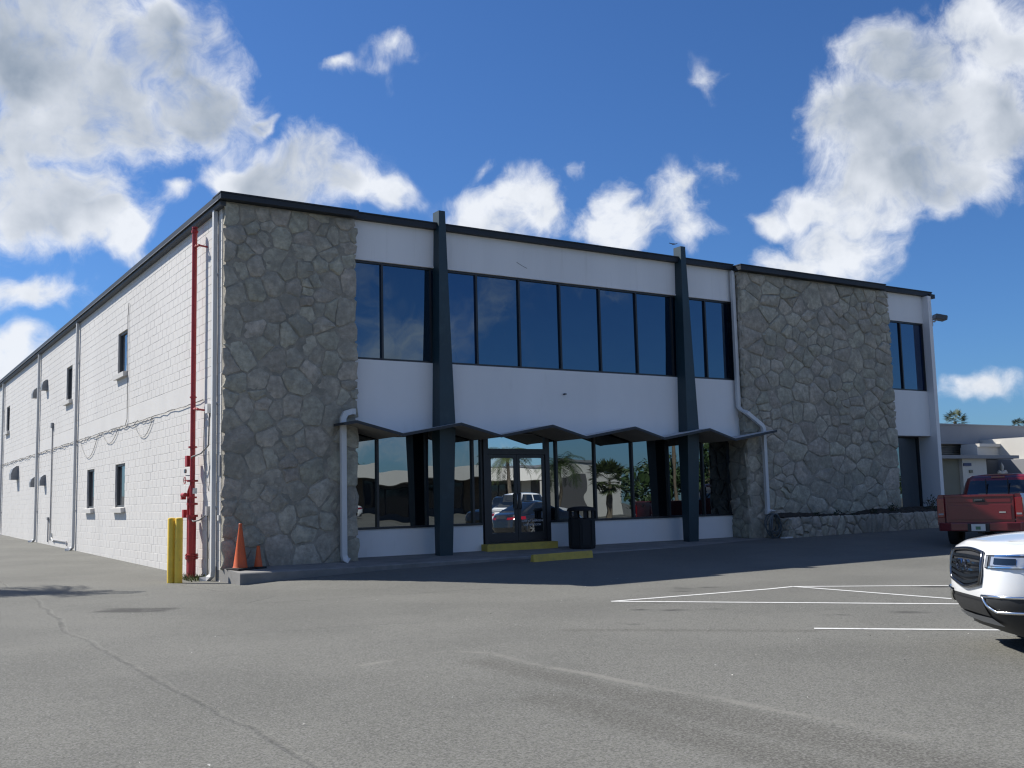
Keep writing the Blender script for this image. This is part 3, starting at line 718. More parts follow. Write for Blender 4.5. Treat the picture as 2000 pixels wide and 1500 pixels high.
# ---- entrance
ent = MB(); yd = LOY+.0
ent.box(6.70, 6.84, yd-.03, yd+.12, .13, 2.9); ent.box(8.56, 8.68, yd-.03, yd+.12, .13, 2.9); ent.box(6.84, 8.56, yd-.03, yd+.12, 2.34, 2.48); ent.box(6.84, 8.56, yd-.03, yd+.12, 2.86, 2.95); ent.box(6.70, 8.68, yd-.02, yd+.1, .10, .16)
ent = ent.build('entrance', 'frame_metal', bld); ent['label'] = 'black framed glass double doors with a transom'
mb = MB(); mb.box(6.84, 8.56, yd+.03, yd+.045, 2.48, 2.86); mb.build('transom_pane', 'glass_door', ent)
for (a, b, s_) in ((6.845, 7.695, 1), (7.705, 8.555, -1)):
    d = MB(); st_ = .085
    d.box(a, a+st_, yd, yd+.05, .17, 2.335); d.box(b-st_, b, yd, yd+.05, .17, 2.335); d.box(a+st_, b-st_, yd, yd+.05, 2.25, 2.335); d.box(a+st_, b-st_, yd, yd+.05, .17, .38)
    d = d.build('door', 'frame_metal', ent)
    p = MB(); p.box(a+st_, b-st_, yd+.02, yd+.03, .38, 2.25); p.build('pane', 'glass_door', d)
    h = MB(); hx = (b-.055) if s_ > 0 else (a+.055)
    h.tube([(hx, yd, 1.35), (hx, yd-.06, 1.35), (hx, yd-.07, 1.33), (hx, yd-.07, .99), (hx, yd-.06, .97), (hx, yd, .97)], .013, 8); h.build('handle', 'dark_chrome', d, smooth=40)
    if s_ < 0:
        for k, tx_ in enumerate(('IN CASE OF EMERGENCY', 'USE THIS DOOR')):
            mt = Matrix.Translation((8.13+k*.0, yd+.012, .66-k*.10)) @ Matrix.Rotation(R(90), 4, 'X'); text_mesh(tx_, .074, 'lettering', 'letter_white', d, mt, .001)
mb = MB(); mb.box(6.60, 8.70, .16, .46, -.06, .13); mb.build('door_step', 'kerb_yellow', bld, bevel=.008)

# ---- rainwater pipes
def spout(path, side, parent=bld, w=.055, d=.04, m='pipe_white', straps=()):
    mb = MB(); mb.rtube(path, w, d, side); o = mb.build('downspout', m, parent)
    for q in straps:
        s_ = MB(); s_.box(q[0]-.07, q[0]+.07, q[1]-.055, q[1]+.055, q[2]-.015, q[2]+.015); s_.build('strap', m, o)
    return o
spout([(2.97, .02, 3.24), (2.93, -.30, 3.24), (2.83, -.36, 3.24), (2.66, -.39, 3.19), (2.60, -.395, 3.08), (2.60, -.395, .08), (2.62, -.42, .0), (2.66, -.50, -.03)], (0, 1, 0), w=.05, d=.06, m='pipe_white')
spout([(15.02, -.10, 7.70), (15.0, -.12, 7.55), (15.0, -.12, 3.72), (15.0, -.20, 3.62), (15.03, -.40, 3.52), (15.10, -.42, 3.46), (15.60, -.42, 3.16), (15.66, -.42, 3.06), (15.66, -.42, .72)], (0, 1, 0), w=.045, d=.055, m='pipe_white')
for (y, zb) in ((.27, -.34), (15.85, -.10), (24.05, 0.), (35.1, .14), (46., .28)):
    gzb = gz(-.2, y)
    spout([(-.07, y, 7.60), (-.07, y, gzb+.22), (-.075, y+.02, gzb+.12), (-.13, y+.10, gzb+.05), (-.24, y+.2, gzb+.03)], (1, .0, 0), w=.045, d=.05 if y < 1 else .045, m='pipe_white', straps=[(-.03, y, z) for z in (6.2, 3.4, 1.2)])
# ---- vent hoods, boxes and conduits on the side wall
def hood(y, z, w=.42, h=.5):
    mb = MB(); q_ = h/.5; prof = [(0, 0), (-.24*q_, 0), (-.25*q_, .22*q_), (-.19*q_, .40*q_), (-.08*q_, .49*q_), (0, h)]
    mb.prism([(x, y-w/2, z+q) for x, q in prof], (0, w, 0)); mb.build('vent_hood', 'gutter_metal', bld)
for (y, z, w, h) in ((24.75, 5.85, .36, .42), (22.4, 5.93, .36, .42), (29.9, 2.65, .60, .62), (24.75, 2.2, .34, .42), (22.35, 2.2, .34, .42)): hood(y, z, w, h)
def conduit(pts, r, m='pipe_grey', name='conduit'):
    mb = MB(); mb.tube(pts, r, 8); return mb.build(name, m, bld, smooth=40)
conduit([(-.03, 20.7, 4.35), (-.03, 20.7, .12)], .022); conduit([(-.03, 21.2, .92), (-.03, 21.2, .05)], .022)
mb = MB(); mb.box(-.09, 0, 20.6, 20.8, 4.33, 4.52); mb.build('junction_box', 'gutter_metal', bld)
mb = MB(); mb.box(-.07, 0, 21.12, 21.3, .88, .98); mb.build('junction_box', 'gutter_metal', bld)
conduit([(-.04, 19.9, .10), (-.04, 20.3, .22), (-.04, 20.3, .40)], .03, 'pipe_white'); conduit([(-.04, 20.2, .16), (-.04, 17.3, .14), (-.04, 17.2, .0)], .02)
mb = MB(); mb.box(-.02, 0, -.01, .09, 1.85, 2.28); mb.build('nameplate', 'gutter_metal', bld)
mb = MB(); mb.box(-.035, 0, -.0, .09, .92, 1.03); mb.build('outlet_box', 'pipe_white', bld)
# cables along the side wall
rnd = random.Random(3)
def cable_run(seed, z, amp, y0, y1, step, r=.010):
    rr = random.Random(seed); pts = []; y = y0
    while y < y1: pts.append((-.025-rr.uniform(0, .02), y, z+rr.uniform(-amp, amp)*.5-amp*.6*abs(math.sin(y*math.pi/2.1+seed)))); y += step
    mb = MB(); mb.tube(pts, r, 6); return mb.build('cable', 'cable', smooth=60)
tag(cable_run(1, 3.56, .03, 1.2, 36.0, .35, .009), 'taut grey cable along the top of the ground floor on the side wall', 'cable')
tag(cable_run(2, 3.54, .085, 5.6, 36.0, .22, .009), 'sagging grey cable hung in waves along the white side wall', 'cable')
mb = MB(); mb.tube([(-.03, 8.45, 7.0), (-.03, 8.55, 6.6), (-.03, 8.48, 5.2), (-.03, 8.45, 3.7), (-.03, 8.7, 3.52)], .009, 6)
tag(mb.build('drop_cable', 'cable', smooth=60), 'thin cable dropping down beside the upper side window', 'cable')
def loop_cable(y0, y1, drop, lab):
    mb = MB(); mb.tube([(-.03, lerp(y0, y1, t), 3.50-drop*4*t*(1-t)) for t in [i/12 for i in range(13)]], .008, 6); tag(mb.build('cable_loop', 'cable', smooth=60), lab, 'cable')
loop_cable(5.6, 7.6, .42, 'deep hanging cable loop nearest the red pipe'); loop_cable(9.6, 11.7, .34, 'shallow cable loop above the ground floor window'); loop_cable(12.4, 15.2, .62, 'long slack cable loop beside the second downspout')

# ---- wall stub on the spandrel, scar on the upper band
mb = MB(); mb.tube([(8.9, .02, 3.87), (8.9, -.06, 3.87)], .022, 8); mb.box(8.86, 8.94, -.075, -.06, 3.855, 3.885); mb.build('wall_stub', 'black_metal', bld)
mb = MB(); mb.tube([(7.55+.5*t, -.004, 7.20-.16*math.sin(t*1.5)) for t in [i/8*.62 for i in range(9)]], .006, 5); mb.build('wall_scar', 'cable', bld)  # thin tube standing for a curved scratch in the wall

# ------------------------------------------------------------------ floodlight on the end wall
fl = thing('floodlight', 'grey floodlight bracketed to the top right end of the building', 'light', (24.2, -.2, 6.75))
mb = MB(); mb.tube([(24.18, -.20, 6.85), (24.30, -.24, 6.86), (24.36, -.26, 6.92)], .03, 8); mb.box(24.18, 24.21, -.24, -.12, 6.70, 6.98); mb.build('bracket', 'pipe_grey', fl)
hx = [Vector((.83, -.52, -.2)).normalized()]; hx.append(Vector((.52, .85, 0)).normalized()); hx.append(hx[0].cross(hx[1]))
mb = MB(); mb.obox((24.50, -.30, 7.0), hx, .19, .18, .085); mb.build('housing', 'window_trim', fl, bevel=.02)
mb = MB(); mb.obox((24.50, -.30, 7.0)+hx[2]*0 if False else Vector((24.50, -.30, 7.0))+hx[0]*.205, hx, .006, .16, .06); mb.build('lens', 'lamp_clear', fl)

# ------------------------------------------------------------------ red fire pipe at the corner
fp = thing('fire_riser', 'tall red fire pipe with valves standing against the white side wall', 'fire pipe', (-.2, 1.35, gz(-.2, 1.35)))
PX, PY = -.2, 1.35; z0 = gz(PX, PY)-.05
mb = MB(); mb.tube([(PX, PY, z0), (PX, PY, 1.0)], .088, 16); mb.tube([(PX, PY, 1.0), (PX, PY, 7.42)], .056, 14); mb.build('pipe', 'red_paint', fp, smooth=40)
def ring(z, r, h, p=fp, c=(PX, PY)):
    mb = MB(); mb.lathe([(0, z-h/2), (r, z-h/2), (r, z+h/2), (0, z+h/2)], 16, (c[0], c[1], 0)); return mb.build('flange', 'red_paint', p, smooth=40)
for z, r, h in ((.12, .14, .035), (.17, .14, .035), (1.02, .125, .05), (1.28, .12, .05), (1.42, .10, .04), (1.78, .12, .04), (2.52, .095, .035), (3.62, .075, .03), (7.36, .075, .05), (7.45, .062, .04)): ring(z, r, h)
for k in range(6):
    w = k*math.pi/3; mb = MB(); mb.tube([(PX+.118*math.cos(w), PY+.118*math.sin(w), .08), (PX+.118*math.cos(w), PY+.118*math.sin(w), .21)], .014, 6); mb.build('bolt', 'red_paint', fp)
for z in (7.02, 3.36):
    mb = MB(); mb.tube([(PX, PY, z), (PX+.02, PY-.30, z-.03)], .028, 8); mb.lathe([(.045, -.02), (.045, .02)], 10, (PX+.01, PY-.18, z-.015), 'y'); mb.tube([(PX+.02, PY-.29, z-.03), (-.002, PY-.30, z-.05)], .022, 8); mb.build('bracket', 'red_worn', fp, smooth=40)
mb = MB(); mb.tube([(PX-.03, PY+.16, z0), (PX-.03, PY+.16, 1.55), (PX-.01, PY+.10, 1.66), (PX, PY, 1.70)], .04, 10); mb.build('bypass_pipe', 'red_paint', fp, smooth=40)
mb = MB(); mb.box(PX-.10, PX+.08, PY+.10, PY+.26, 2.10, 2.34); mb.build('alarm_box', 'red_paint', fp, bevel=.012)
mb = MB(); mb.box(PX-.12, PX+.04, PY+.25, PY+.38, .98, 1.16); mb.build('drain_valve', 'red_paint', fp, bevel=.012)
mb = MB(); mb.tube([(PX-.12, PY+.10, 1.48), (PX-.12, PY+.34, 1.48)], .05, 10); mb.box(PX-.15, PX-.05, PY+.30, PY+.38, 1.38, 1.50); mb.build('check_valve', 'red_paint', fp, smooth=40)
mb = MB()
cw = Vector((PX-.10, PY+.24, 1.80)); mb.tube([cw+Vector((0, .075*math.cos(k*math.pi/6), .075*math.sin(k*math.pi/6))) for k in range(13)], .010, 6, cap=False); mb.tube([cw-Vector((0, .07, 0)), cw+Vector((0, .07, 0))], .007, 5); mb.tube([cw, cw+Vector((.1, -.1, 0))], .012, 6); mb.build('hand_wheel', 'red_worn', fp)
mb = MB(); mb.lathe([(0, -.02), (.045, -.02), (.045, .02), (0, .02)], 12, (PX-.11, PY+.17, 2.0), 'x'); mb.tube([(PX-.10, PY+.16, 1.9), (PX-.03, PY+.05, 1.9)], .012, 6); mb.build('gauge', 'dark_chrome', fp)
mb = MB(); mb.box(PX-.01, PX+.075, PY-.10, PY-.02, 1.5, 1.62); mb.build('tamper_tag', 'plate', fp)
for (pts, r) in (([(PX, PY+.1, 2.22), (PX-.05, PY-.1, 2.30), (PX+.05, PY-.45, 2.36), (-.04, PY-.62, 2.52), (-.03, PY-.66, 3.25)], .017), ([(PX-.02, PY+.05, .98), (PX-.03, PY-.2, .90), (PX+.03, PY-.45, .93), (-.05, PY-.60, 1.05), (-.05, PY-.60, 1.20)], .017),
                 ([(-.03, PY-.28, 3.28), (-.03, PY-.22, 2.4), (-.03, PY-.40, 1.75), (-.03, PY-.62, 1.55), (-.03, PY-.70, 1.75), (-.03, PY-.62, 2.4)], .008), ([(-.025, PY-.56, 1.1), (-.025, PY-.56, z0)], .018)):
    mb = MB(); mb.tube(pts, r, 8); mb.build('conduit', 'cable', fp, smooth=60)
mb = MB(); mb.box(-.10, .0, PY-.72, PY-.55, 3.22, 3.42); mb.build('junction_box', 'pipe_white', fp)
mb = MB(); mb.box(-.08, .0, PY-.66, PY-.54, 1.02, 1.22); mb.build('junction_box', 'pipe_grey', fp)
# weeds at the pipe's foot
wd = MB(); rr = random.Random(8)
for _ in range(240):
    x, y = rr.uniform(-.48, -.02), rr.uniform(.40, 1.55); b = Vector((x, y, gz(x, y))); w = rr.uniform(0, 6.28); l = rr.uniform(.05, .17)
    d = Vector((math.cos(w)*.6, math.sin(w)*.6, rr.uniform(.4, 1.1)))*l; sdv = Vector((-math.sin(w), math.cos(w), 0))*.008
    wd.add([b-sdv, b+sdv, b+d*.6+sdv*.8, b+d+Vector((0, 0, -.02)), b+d*.6-sdv*.8], [(0, 1, 2, 3, 4)])
o = stuff(wd.build('weeds', 'weed', fix=False)); o['label'] = 'tuft of weeds at the foot of the red pipe'; o['category'] = 'weeds'

# ------------------------------------------------------------------ bollards, cones, wheel stop, bin
def bollard(x, y, lab, h=1.33):
    zb = gz(x, y); mb = MB(); mb.lathe([(.079, -.1), (.079, h-.025), (.072, h-.006), (.05, h+.004), (0, h+.006)], 20, (x, y, zb)); tag(mb.build('bollard', 'yellow_paint', smooth=40), lab, 'bollard', 'yellow bollards guarding the red pipe')
bollard(-.86, .50, 'yellow steel bollard left of its twin, farther from the red pipe'); bollard(-.745, .36, 'yellow steel bollard right of its twin, close in front of the red pipe')
def cone(x, y, h, rb, bs, lab, fat=0.):
    zb = wtop(x, y); c = thing('traffic_cone', lab, 'cone', (x, y, zb), rz=R(20), local=True)
    mb = MB(); mb.lathe([(rb, .03), (rb*1.06, .045), (rb*.97, .07), (lerp(rb, .03, .45)+fat, h*.45), (.034, h*.93), (.036, h-.01), (.026, h), (.018, h-.005), (.018, h*.8)], 24); mb.build('cone_body', 'cone_orange', c, smooth=40)
    mb = MB(); mb.box(-bs, bs, -bs, bs, .0, .035); mb.build('base', 'rubber', c, bevel=.008)
cone(.23, -.62, .93, .145, .20, 'tall faded orange traffic cone at the corner of the walkway'); cone(.62, -.58, .46, .085, .12, 'small orange traffic cone to the right of the tall one')
ws0, ws1 = ongnd(1034, 1097), ongnd(1169, 1090); wsy = (ws0.y+ws1.y)/2
zb = gz((ws0.x+ws1.x)/2, wsy); mb = MB(); mb.prism([(ws0.x, wsy-.0, zb-.02), (ws0.x, wsy+.03, zb+.15), (ws0.x, wsy+.12, zb+.15), (ws0.x, wsy+.16, zb-.02)], (ws1.x-ws0.x, 0, .02))
tag(mb.build('wheel_stop', 'kerb_yellow', bevel=.012), 'yellow painted concrete wheel stop on the asphalt before the entrance', 'wheel stop')
bx, by = 9.12, -.30; zb = wtop(bx, by)
bn = thing('trash_bin', 'black slatted litter bin on the walkway right of the entrance doors', 'bin', (bx, by, zb), rz=R(4), local=True)
for k in range(8):
    pass
mb = MB(); hw = .335
mb.lathe([(0, .0), (hw*.96, .0), (hw, .06), (hw*1.0, .74), (hw*.94, .76), (0, .76)], 8, (0, 0, 0)); mb.build('bin_body', 'bin_black', bn)
for k in range(8):
    w = (k+.5)*math.pi/4; mb = MB(); c, s_ = math.cos(w), math.sin(w); mb.obox((c*hw*.92, s_*hw*.92, .86), (Vector((c, s_, 0)), Vector((-s_, c, 0)), Vector((0, 0, 1))), .015, .045, .10); mb.build('post', 'bin_black', bn)
    mb = MB(); mb.obox((c*hw*.945, s_*hw*.945, .40), (Vector((c, s_, 0)), Vector((-s_, c, 0)), Vector((0, 0, 1))), .012, .09, .31); mb.build('slat', 'bin_black', bn)
mb = MB(); mb.lathe([(0, .94), (hw*1.08, .94), (hw*1.1, .97), (hw*.98, 1.02), (hw*.5, 1.05), (0, 1.055)], 16); mb.build('lid', 'bin_black', bn, smooth=40)

# ------------------------------------------------------------------ planter, plants and hose
pl = thing('planter', 'low stone planter wall along the foot of the wide stone pier', 'planter', (19.2, -.65, gz(19, -1)))
ptop = [(15.95, .50), (17.3, .49), (18.2, .42), (19.3, .40), (20.4, .52), (21.6, .50), (22.6, .53), (23.9, .52)]
mb = MB(); vs = []
for i in range(17):
    x = lerp(15.98, 23.9, i/16); zt = interp(x, ptop)-.03
    vs += [(x, -.93, -.4), (x, -.93, zt), (x, -.72, zt), (x, -.72, -.4)]
mb.v = [Vector(q) for q in vs]
for i in range(16):
    for k in range(4): mb.f.append((4*i+k, 4*i+(k+1) % 4, 4*i+4+(k+1) % 4, 4*i+4+k)); mb.m.append(0)
mb.f += [(3, 2, 1, 0), (64, 65, 66, 67)]; mb.m += [0, 0]
pw = mb.build('planter_wall', 'stone_mortar', pl)
stone_panel(pw, (15.95, -.925, -.14), (1, 0, 0), (0, 0, 1), (0, -1, 0), 7.9, .66, 46, 31, .05, gap=.015)
stone_panel(pw, (15.965, -.30, -.12), (0, -1, 0), (0, 0, 1), (-1, 0, 0), .66, .62, 5, 33, .04)
mb = MB(); mb.box(15.99, 16.15, -.72, -.3, -.4, .47); mb.build('end_wall', 'stone_mortar', pl)
mb = MB(); mb.grid(lambda a, b: (lerp(16.05, 23.9, a), lerp(-.72, -.3, b), interp(lerp(16.05, 23.9, a), ptop)+lerp(-.03, .13, b)+random.uniform(-.02, .03)), 60, 5); mb.build('soil_shadow_bed', 'soil_with_shade', pl)  # earth heaped up behind the wall as a dark band, painting its shadow line
def plant(x, y, z, h, n, lab, seed, wide=.6):
    rr = random.Random(seed); t = thing('shrub', lab, 'plant', (x, y, z), group='small dark plants in the stone planter')
    st_ = MB(); lf = MB()
    for k in range(max(3, n//8)):
        w = rr.uniform(0, 6.28); e = Vector((math.cos(w)*h*wide*.6, math.sin(w)*h*wide*.35, h*rr.uniform(.6, .95))); st_.tube([(x, y, z-.02), Vector((x, y, z))+e*.5+Vector((0, 0, .02)), Vector((x, y, z))+e], .006, 5)
    for k in range(n):
        w = rr.uniform(0, 6.28); q = rr.random()**.6; c = Vector((x+math.cos(w)*h*wide*q, y+math.sin(w)*h*wide*q*.6, z+h*rr.uniform(.1, 1)*(1.15-q*.5)))
        a = Vector((rr.uniform(-1, 1), rr.uniform(-1, 1), rr.uniform(-.2, 1))).normalized()*rr.uniform(.05, .09); b = a.cross(Vector((rr.uniform(-1, 1), rr.uniform(-1, 1), rr.uniform(-1, 1)))).normalized()*.02
        lf.add([c, c+a*.5+b, c+a, c+a*.5-b], [(0, 1, 2, 3)])
    st_.build('stem', 'bark', t); lf.build('foliage', 'leaf_dark', t, fix=False)
for i, (px_, py_, h_, n_, lab) in enumerate(((1635, 1003, .24, 60, 'bushy dark shrub in the middle of the stone planter'), (1595, 1006, .15, 26, 'tiny dark seedling near the left end of the planter'), (1705, 1000, .20, 40, 'low dark plant in the right half of the planter'),
                                             (1745, 998, .28, 60, 'spiky dark shrub before the tall right window'), (1820, 992, .48, 120, 'tallest dark shrub at the planter end behind the red pickup'), (1668, 1003, .13, 24, 'small sprout right of the middle shrub'))):
    d = raydir(px_, py_); t = (-.52-CAM.y)/d.y; p = CAM+d*t; plant(p.x, -.52, interp(p.x, ptop)-.01, h_, n_, lab, 40+i)
hz = thing('hose_reel', 'garden hose looped on a hanger at the left end of the stone planter', 'hose', (15.75, -.6, wtop(15.8, -.6)))
mb = MB(); mb.box(15.56, 15.80, -.50, -.40, .62, .74); mb.prism([(15.58, -.50, .62), (15.78, -.50, .62), (15.76, -.62, .70), (15.60, -.62, .70)], (0, 0, .03)); mb.build('hanger', 'pipe_white', hz)
for k in range(7):
    rr = random.Random(60+k); mb = MB(); cx, cz = 15.72+rr.uniform(-.06, .1), .62; wd_, dp_ = rr.uniform(.14, .30), rr.uniform(.45, .72); y = -.46-.035*k
    mb.tube([(cx+wd_*math.sin(t)*(1-.25*math.cos(t)), y-.03*math.sin(t*2+k), cz-dp_*.5*(1-math.cos(t))) for t in [i*math.pi/10 for i in range(21)]], .017, 7, cap=False); mb.build('hose_loop', 'hose', hz, smooth=60)
mb = MB(); mb.tube([(15.75+.18*t+.15*math.sin(t*1.7), -.75-.07*math.sin(t*2.3), wtop(15.8, -.9)+.02 if t < 1 else gz(15.9+.2*t, -1.5)+.025) for t in [i*.3 for i in range(4)]], .017, 7); mb.build('hose_tail', 'hose', hz, smooth=60)
mb = MB(); mb.box(15.70, 16.02, -.99, -.80, -.11, -.03); mb.build('drip_block', 'pipe_white', hz, bevel=.01)

# ------------------------------------------------------------------ vehicles (local frame: +X forward, +Y left)
def wheel(parent, x, y, r, w, out, spokes=5, rim='chrome'):
    mb = MB(); s_ = 1 if out > 0 else -1
    mb.lathe([(r*.64, -w*.42), (r*.9, -w*.5), (r*.98, -w*.42), (r, -w*.25), (r, w*.25), (r*.98, w*.42), (r*.9, w*.5), (r*.64, w*.42), (r*.60, w*.2), (r*.60, -w*.42), (r*.64, -w*.42)], 28, (x, y, r), 'y')
    wh = mb.build('wheel', 'rubber', parent, smooth=50)
    mb = MB(); yo = y+s_*w*.34
    mb.lathe([(r*.64, -.012), (r*.66, 0), (r*.60, .012), (r*.58, -.05)], 28, (x, yo, r), 'y')
    for k in range(spokes):
        a = 2*math.pi*k/spokes+.3; dv = Vector((math.cos(a), 0, math.sin(a))); tv = Vector((-math.sin(a), 0, math.cos(a)))
        for q in (-.16, .16):
            d2 = (dv+tv*q).normalized(); t2 = Vector((-d2.z, 0, d2.x)); mb.obox(Vector((x, yo-s_*.006, r))+d2*r*.34, (d2, Vector((0, 1, 0)), t2), r*.28, .016, r*.045)
    mb.lathe([(0, s_*.012), (r*.13, s_*.010), (r*.15, -s_*.02)], 14, (x, yo, r), 'y')
    mb.build('rim', rim, wh, smooth=40)
    mb = MB(); mb.lathe([(0, 0), (r*.60, 0)], 24, (x, yo-s_*.07, r), 'y'); mb.build('brake_disc', 'black_metal', wh)
class Car:
    def __init__(s, name, label, cat, loc, rz, L, W, zb, top, n, fi, ri, si, paint, cladding=None, group=None):
        s.t = thing(name, label, cat, loc, rz, group, local=True)
        s.L, s.W, s.zb, s.top, s.n, s.fi, s.ri, s.si = L, W, zb, top, n, fi, ri, si; s.paint = paint; s.cl = cladding
    def xy(s, ph, q):
        c, d = math.cos(ph), math.sin(ph); r = (abs(c)**s.n+abs(d)**s.n)**(-1/s.n)
        a = s.L/2-interp(q, s.fi if c > 0 else s.ri)*min(1, abs(c)*r*1.0)**2; b = s.W/2-interp(q, s.si); return a*r*c, b*r*d
    def S(s, ph, z):
        x, y = s.xy(ph, .5); q = (z-s.zb)/(interp(x, s.top)-s.zb); x, y = s.xy(ph, q); return Vector((x, y, z))
    def nrm(s, ph, z):
        e = 1e-3; a = s.S(ph+e, z)-s.S(ph-e, z); b = s.S(ph, z+e)-s.S(ph, z-e); v = a.cross(b); return v.normalized()
    def SO(s, ph, z, off): return s.S(ph, z)+s.nrm(ph, z)*off
    def patch(s, name, m, fn, nu, nv, off, parent=None):
        mb = MB(); mb.grid(lambda u, v: s.SO(*fn(u, v), off), nu, nv); return mb.build(name, m, parent or s.t, smooth=45)
    def ring(s, name, m, pts, off, r, parent=None, closed=True):
        P = [s.SO(R(p), z, off) for p, z in pts]
        Q = []
        n_ = len(P) if closed else len(P)-1
        for i in range(n_):
            for k in range(3): Q.append(s.SO(lerp(R(pts[i][0]), R(pts[(i+1) % len(pts)][0]), k/3), lerp(pts[i][1], pts[(i+1) % len(pts)][1], k/3), off))
        Q.append(P[0] if closed else P[-1])
        mb = MB(); mb.tube(Q, r, 8, cap=not closed); return mb.build(name, m, parent or s.t, smooth=50)
    def body(s, arches, wr, zc=.42, NP=120):
        lv = [0, .08, .18, .3, .42, .55, .68, .8, .9, .96, 1.0]
        mb = MB(); vs = []
        for q in lv:
            for i in range(NP):
                ph = 2*math.pi*i/NP; x, y = s.xy(ph, q); z = s.zb+(interp(x, s.top)-s.zb)*q; vs.append(Vector((x, y, z)))
        mb.v = vs
        for j in range(len(lv)-1):
            for i in range(NP):
                f = (j*NP+i, j*NP+(i+1) % NP, (j+1)*NP+(i+1) % NP, (j+1)*NP+i); c = sum((vs[k] for k in f), Vector())/4
                if abs(c.y) > s.W*.36 and any((c.x-ax)**2+(c.z-wr)**2 < (wr*1.17)**2 for ax in arches): continue
                mb.f.append(f); mb.m.append(1 if (s.cl and c.z < zc) else 0)
        # top skin: bonnet, deck and the floor under the cabin
        o = (len(lv)-1)*NP; half = NP//2; K = 10; rows = []
        for i in range(0, half+1):
            a, b = mb.v[o+i], mb.v[o+(NP-i) % NP]; row = []
            for k in range(K+1):
                t = k/K; p = a.lerp(b, t); w = 1-(2*t-1)**4; p.z += .035*w*min(1, abs(a.y)/(s.W*.3)); row.append(len(mb.v)); mb.v.append(p)
            rows.append(row)
        for i in range(half):
            for k in range(K): mb.f.append((rows[i][k], rows[i][k+1], rows[i+1][k+1], rows[i+1][k])); mb.m.append(0)
        b = mb.build('body', [s.paint, s.cl] if s.cl else s.paint, s.t, smooth=32)
        for ax in arches:
            for sg in (-1, 1):
                m = MB(); m.lathe([(wr*1.12, s.W*.2*sg), (wr*1.16, s.W*.47*sg)], 26, (ax, 0, wr), 'y'); m.lathe([(0, s.W*.2*sg), (wr*1.12, s.W*.2*sg)], 26, (ax, 0, wr), 'y'); m.build('wheel_arch', 'plastic_black', s.t, smooth=40)
                m = MB(); yy = s.W/2-.005
                m.tube([(ax+wr*1.17*math.cos(w), sg*yy, wr+wr*1.17*math.sin(w)) for w in [math.pi*k/16*1.16-.08*math.pi for k in range(17)]], .028, 6); m.build('arch_trim', s.cl or s.paint, s.t, smooth=50)
        m = MB(); m.box(-s.L*.46, s.L*.44, -s.W*.40, s.W*.40, s.zb-.02, s.zb+.25); m.build('underbody', 'plastic_black', s.t)
        return b
    def cabin(s, lv, n=7., pillars=(), glass_m='car_glass', NP=72):
        """lv: (z, x rear, x front, half width) from belt to roof edge"""
        def P(ph, z):
            zs = [l[0] for l in lv]; g = lambda k: interp(z, [(l[0], l[k]) for l in lv]); c, d = math.cos(ph), math.sin(ph); r = (abs(c)**n+abs(d)**n)**(-1/n)
            xr, xf, hw = g(1), g(2), g(3); return Vector(((xr+xf)/2+(xf-xr)/2*r*c, hw*r*d, z))
        mb = MB(); zs = []
        for a, b in zip(lv, lv[1:]): zs += [lerp(a[0], b[0], k/3) for k in range(3)]
        zs.append(lv[-1][0])
        for z in zs:
            for i in range(NP): mb.v.append(P(2*math.pi*i/NP, z))
        for j in range(len(zs)-1):
            for i in range(NP): mb.f.append((j*NP+i, j*NP+(i+1) % NP, (j+1)*NP+(i+1) % NP, (j+1)*NP+i)); mb.m.append(0)
        o = (len(zs)-1)*NP; K = 8; rows = []
        for i in range(NP//2+1):
            a, b = mb.v[o+i], mb.v[o+(NP-i) % NP]; row = []
            for k in range(K+1): t = k/K; p = a.lerp(b, t); p.z += .04*(1-(2*t-1)**2)*min(1, abs(a.y)*2.5); row.append(len(mb.v)); mb.v.append(p)
            rows.append(row)
        for i in range(NP//2):
            for k in range(K): mb.f.append((rows[i][k], rows[i][k+1], rows[i+1][k+1], rows[i+1][k])); mb.m.append(0)
        cb_ = mb.build('cabin', s.paint, s.t, smooth=40)
        z0, z1 = lv[0][0]+.03, lv[-1][0]-.05
        def gp_(name, p0, p1, parent, za=z0, zb_=z1, nu=12):
            m = MB()
            def f(u, v):
                ph, z = R(lerp(p0, p1, u)), lerp(za, zb_, v); q = P(ph, z); e = 1e-3; nn = (P(ph+e, z)-P(ph-e, z)).cross(P(ph, min(z+e, lv[-1][0]))-P(ph, z-e)).normalized(); return q+nn*.006
            m.grid(f, nu, 5); m.build(name, glass_m, parent, smooth=60)
        gp_('windscreen', -41, 41, s.t); gp_('rear_window', 140, 220, s.t)
        for (a, b) in pillars: gp_('side_window', a, b, s.t); gp_('side_window', 360-b, 360-a, s.t)
        return P

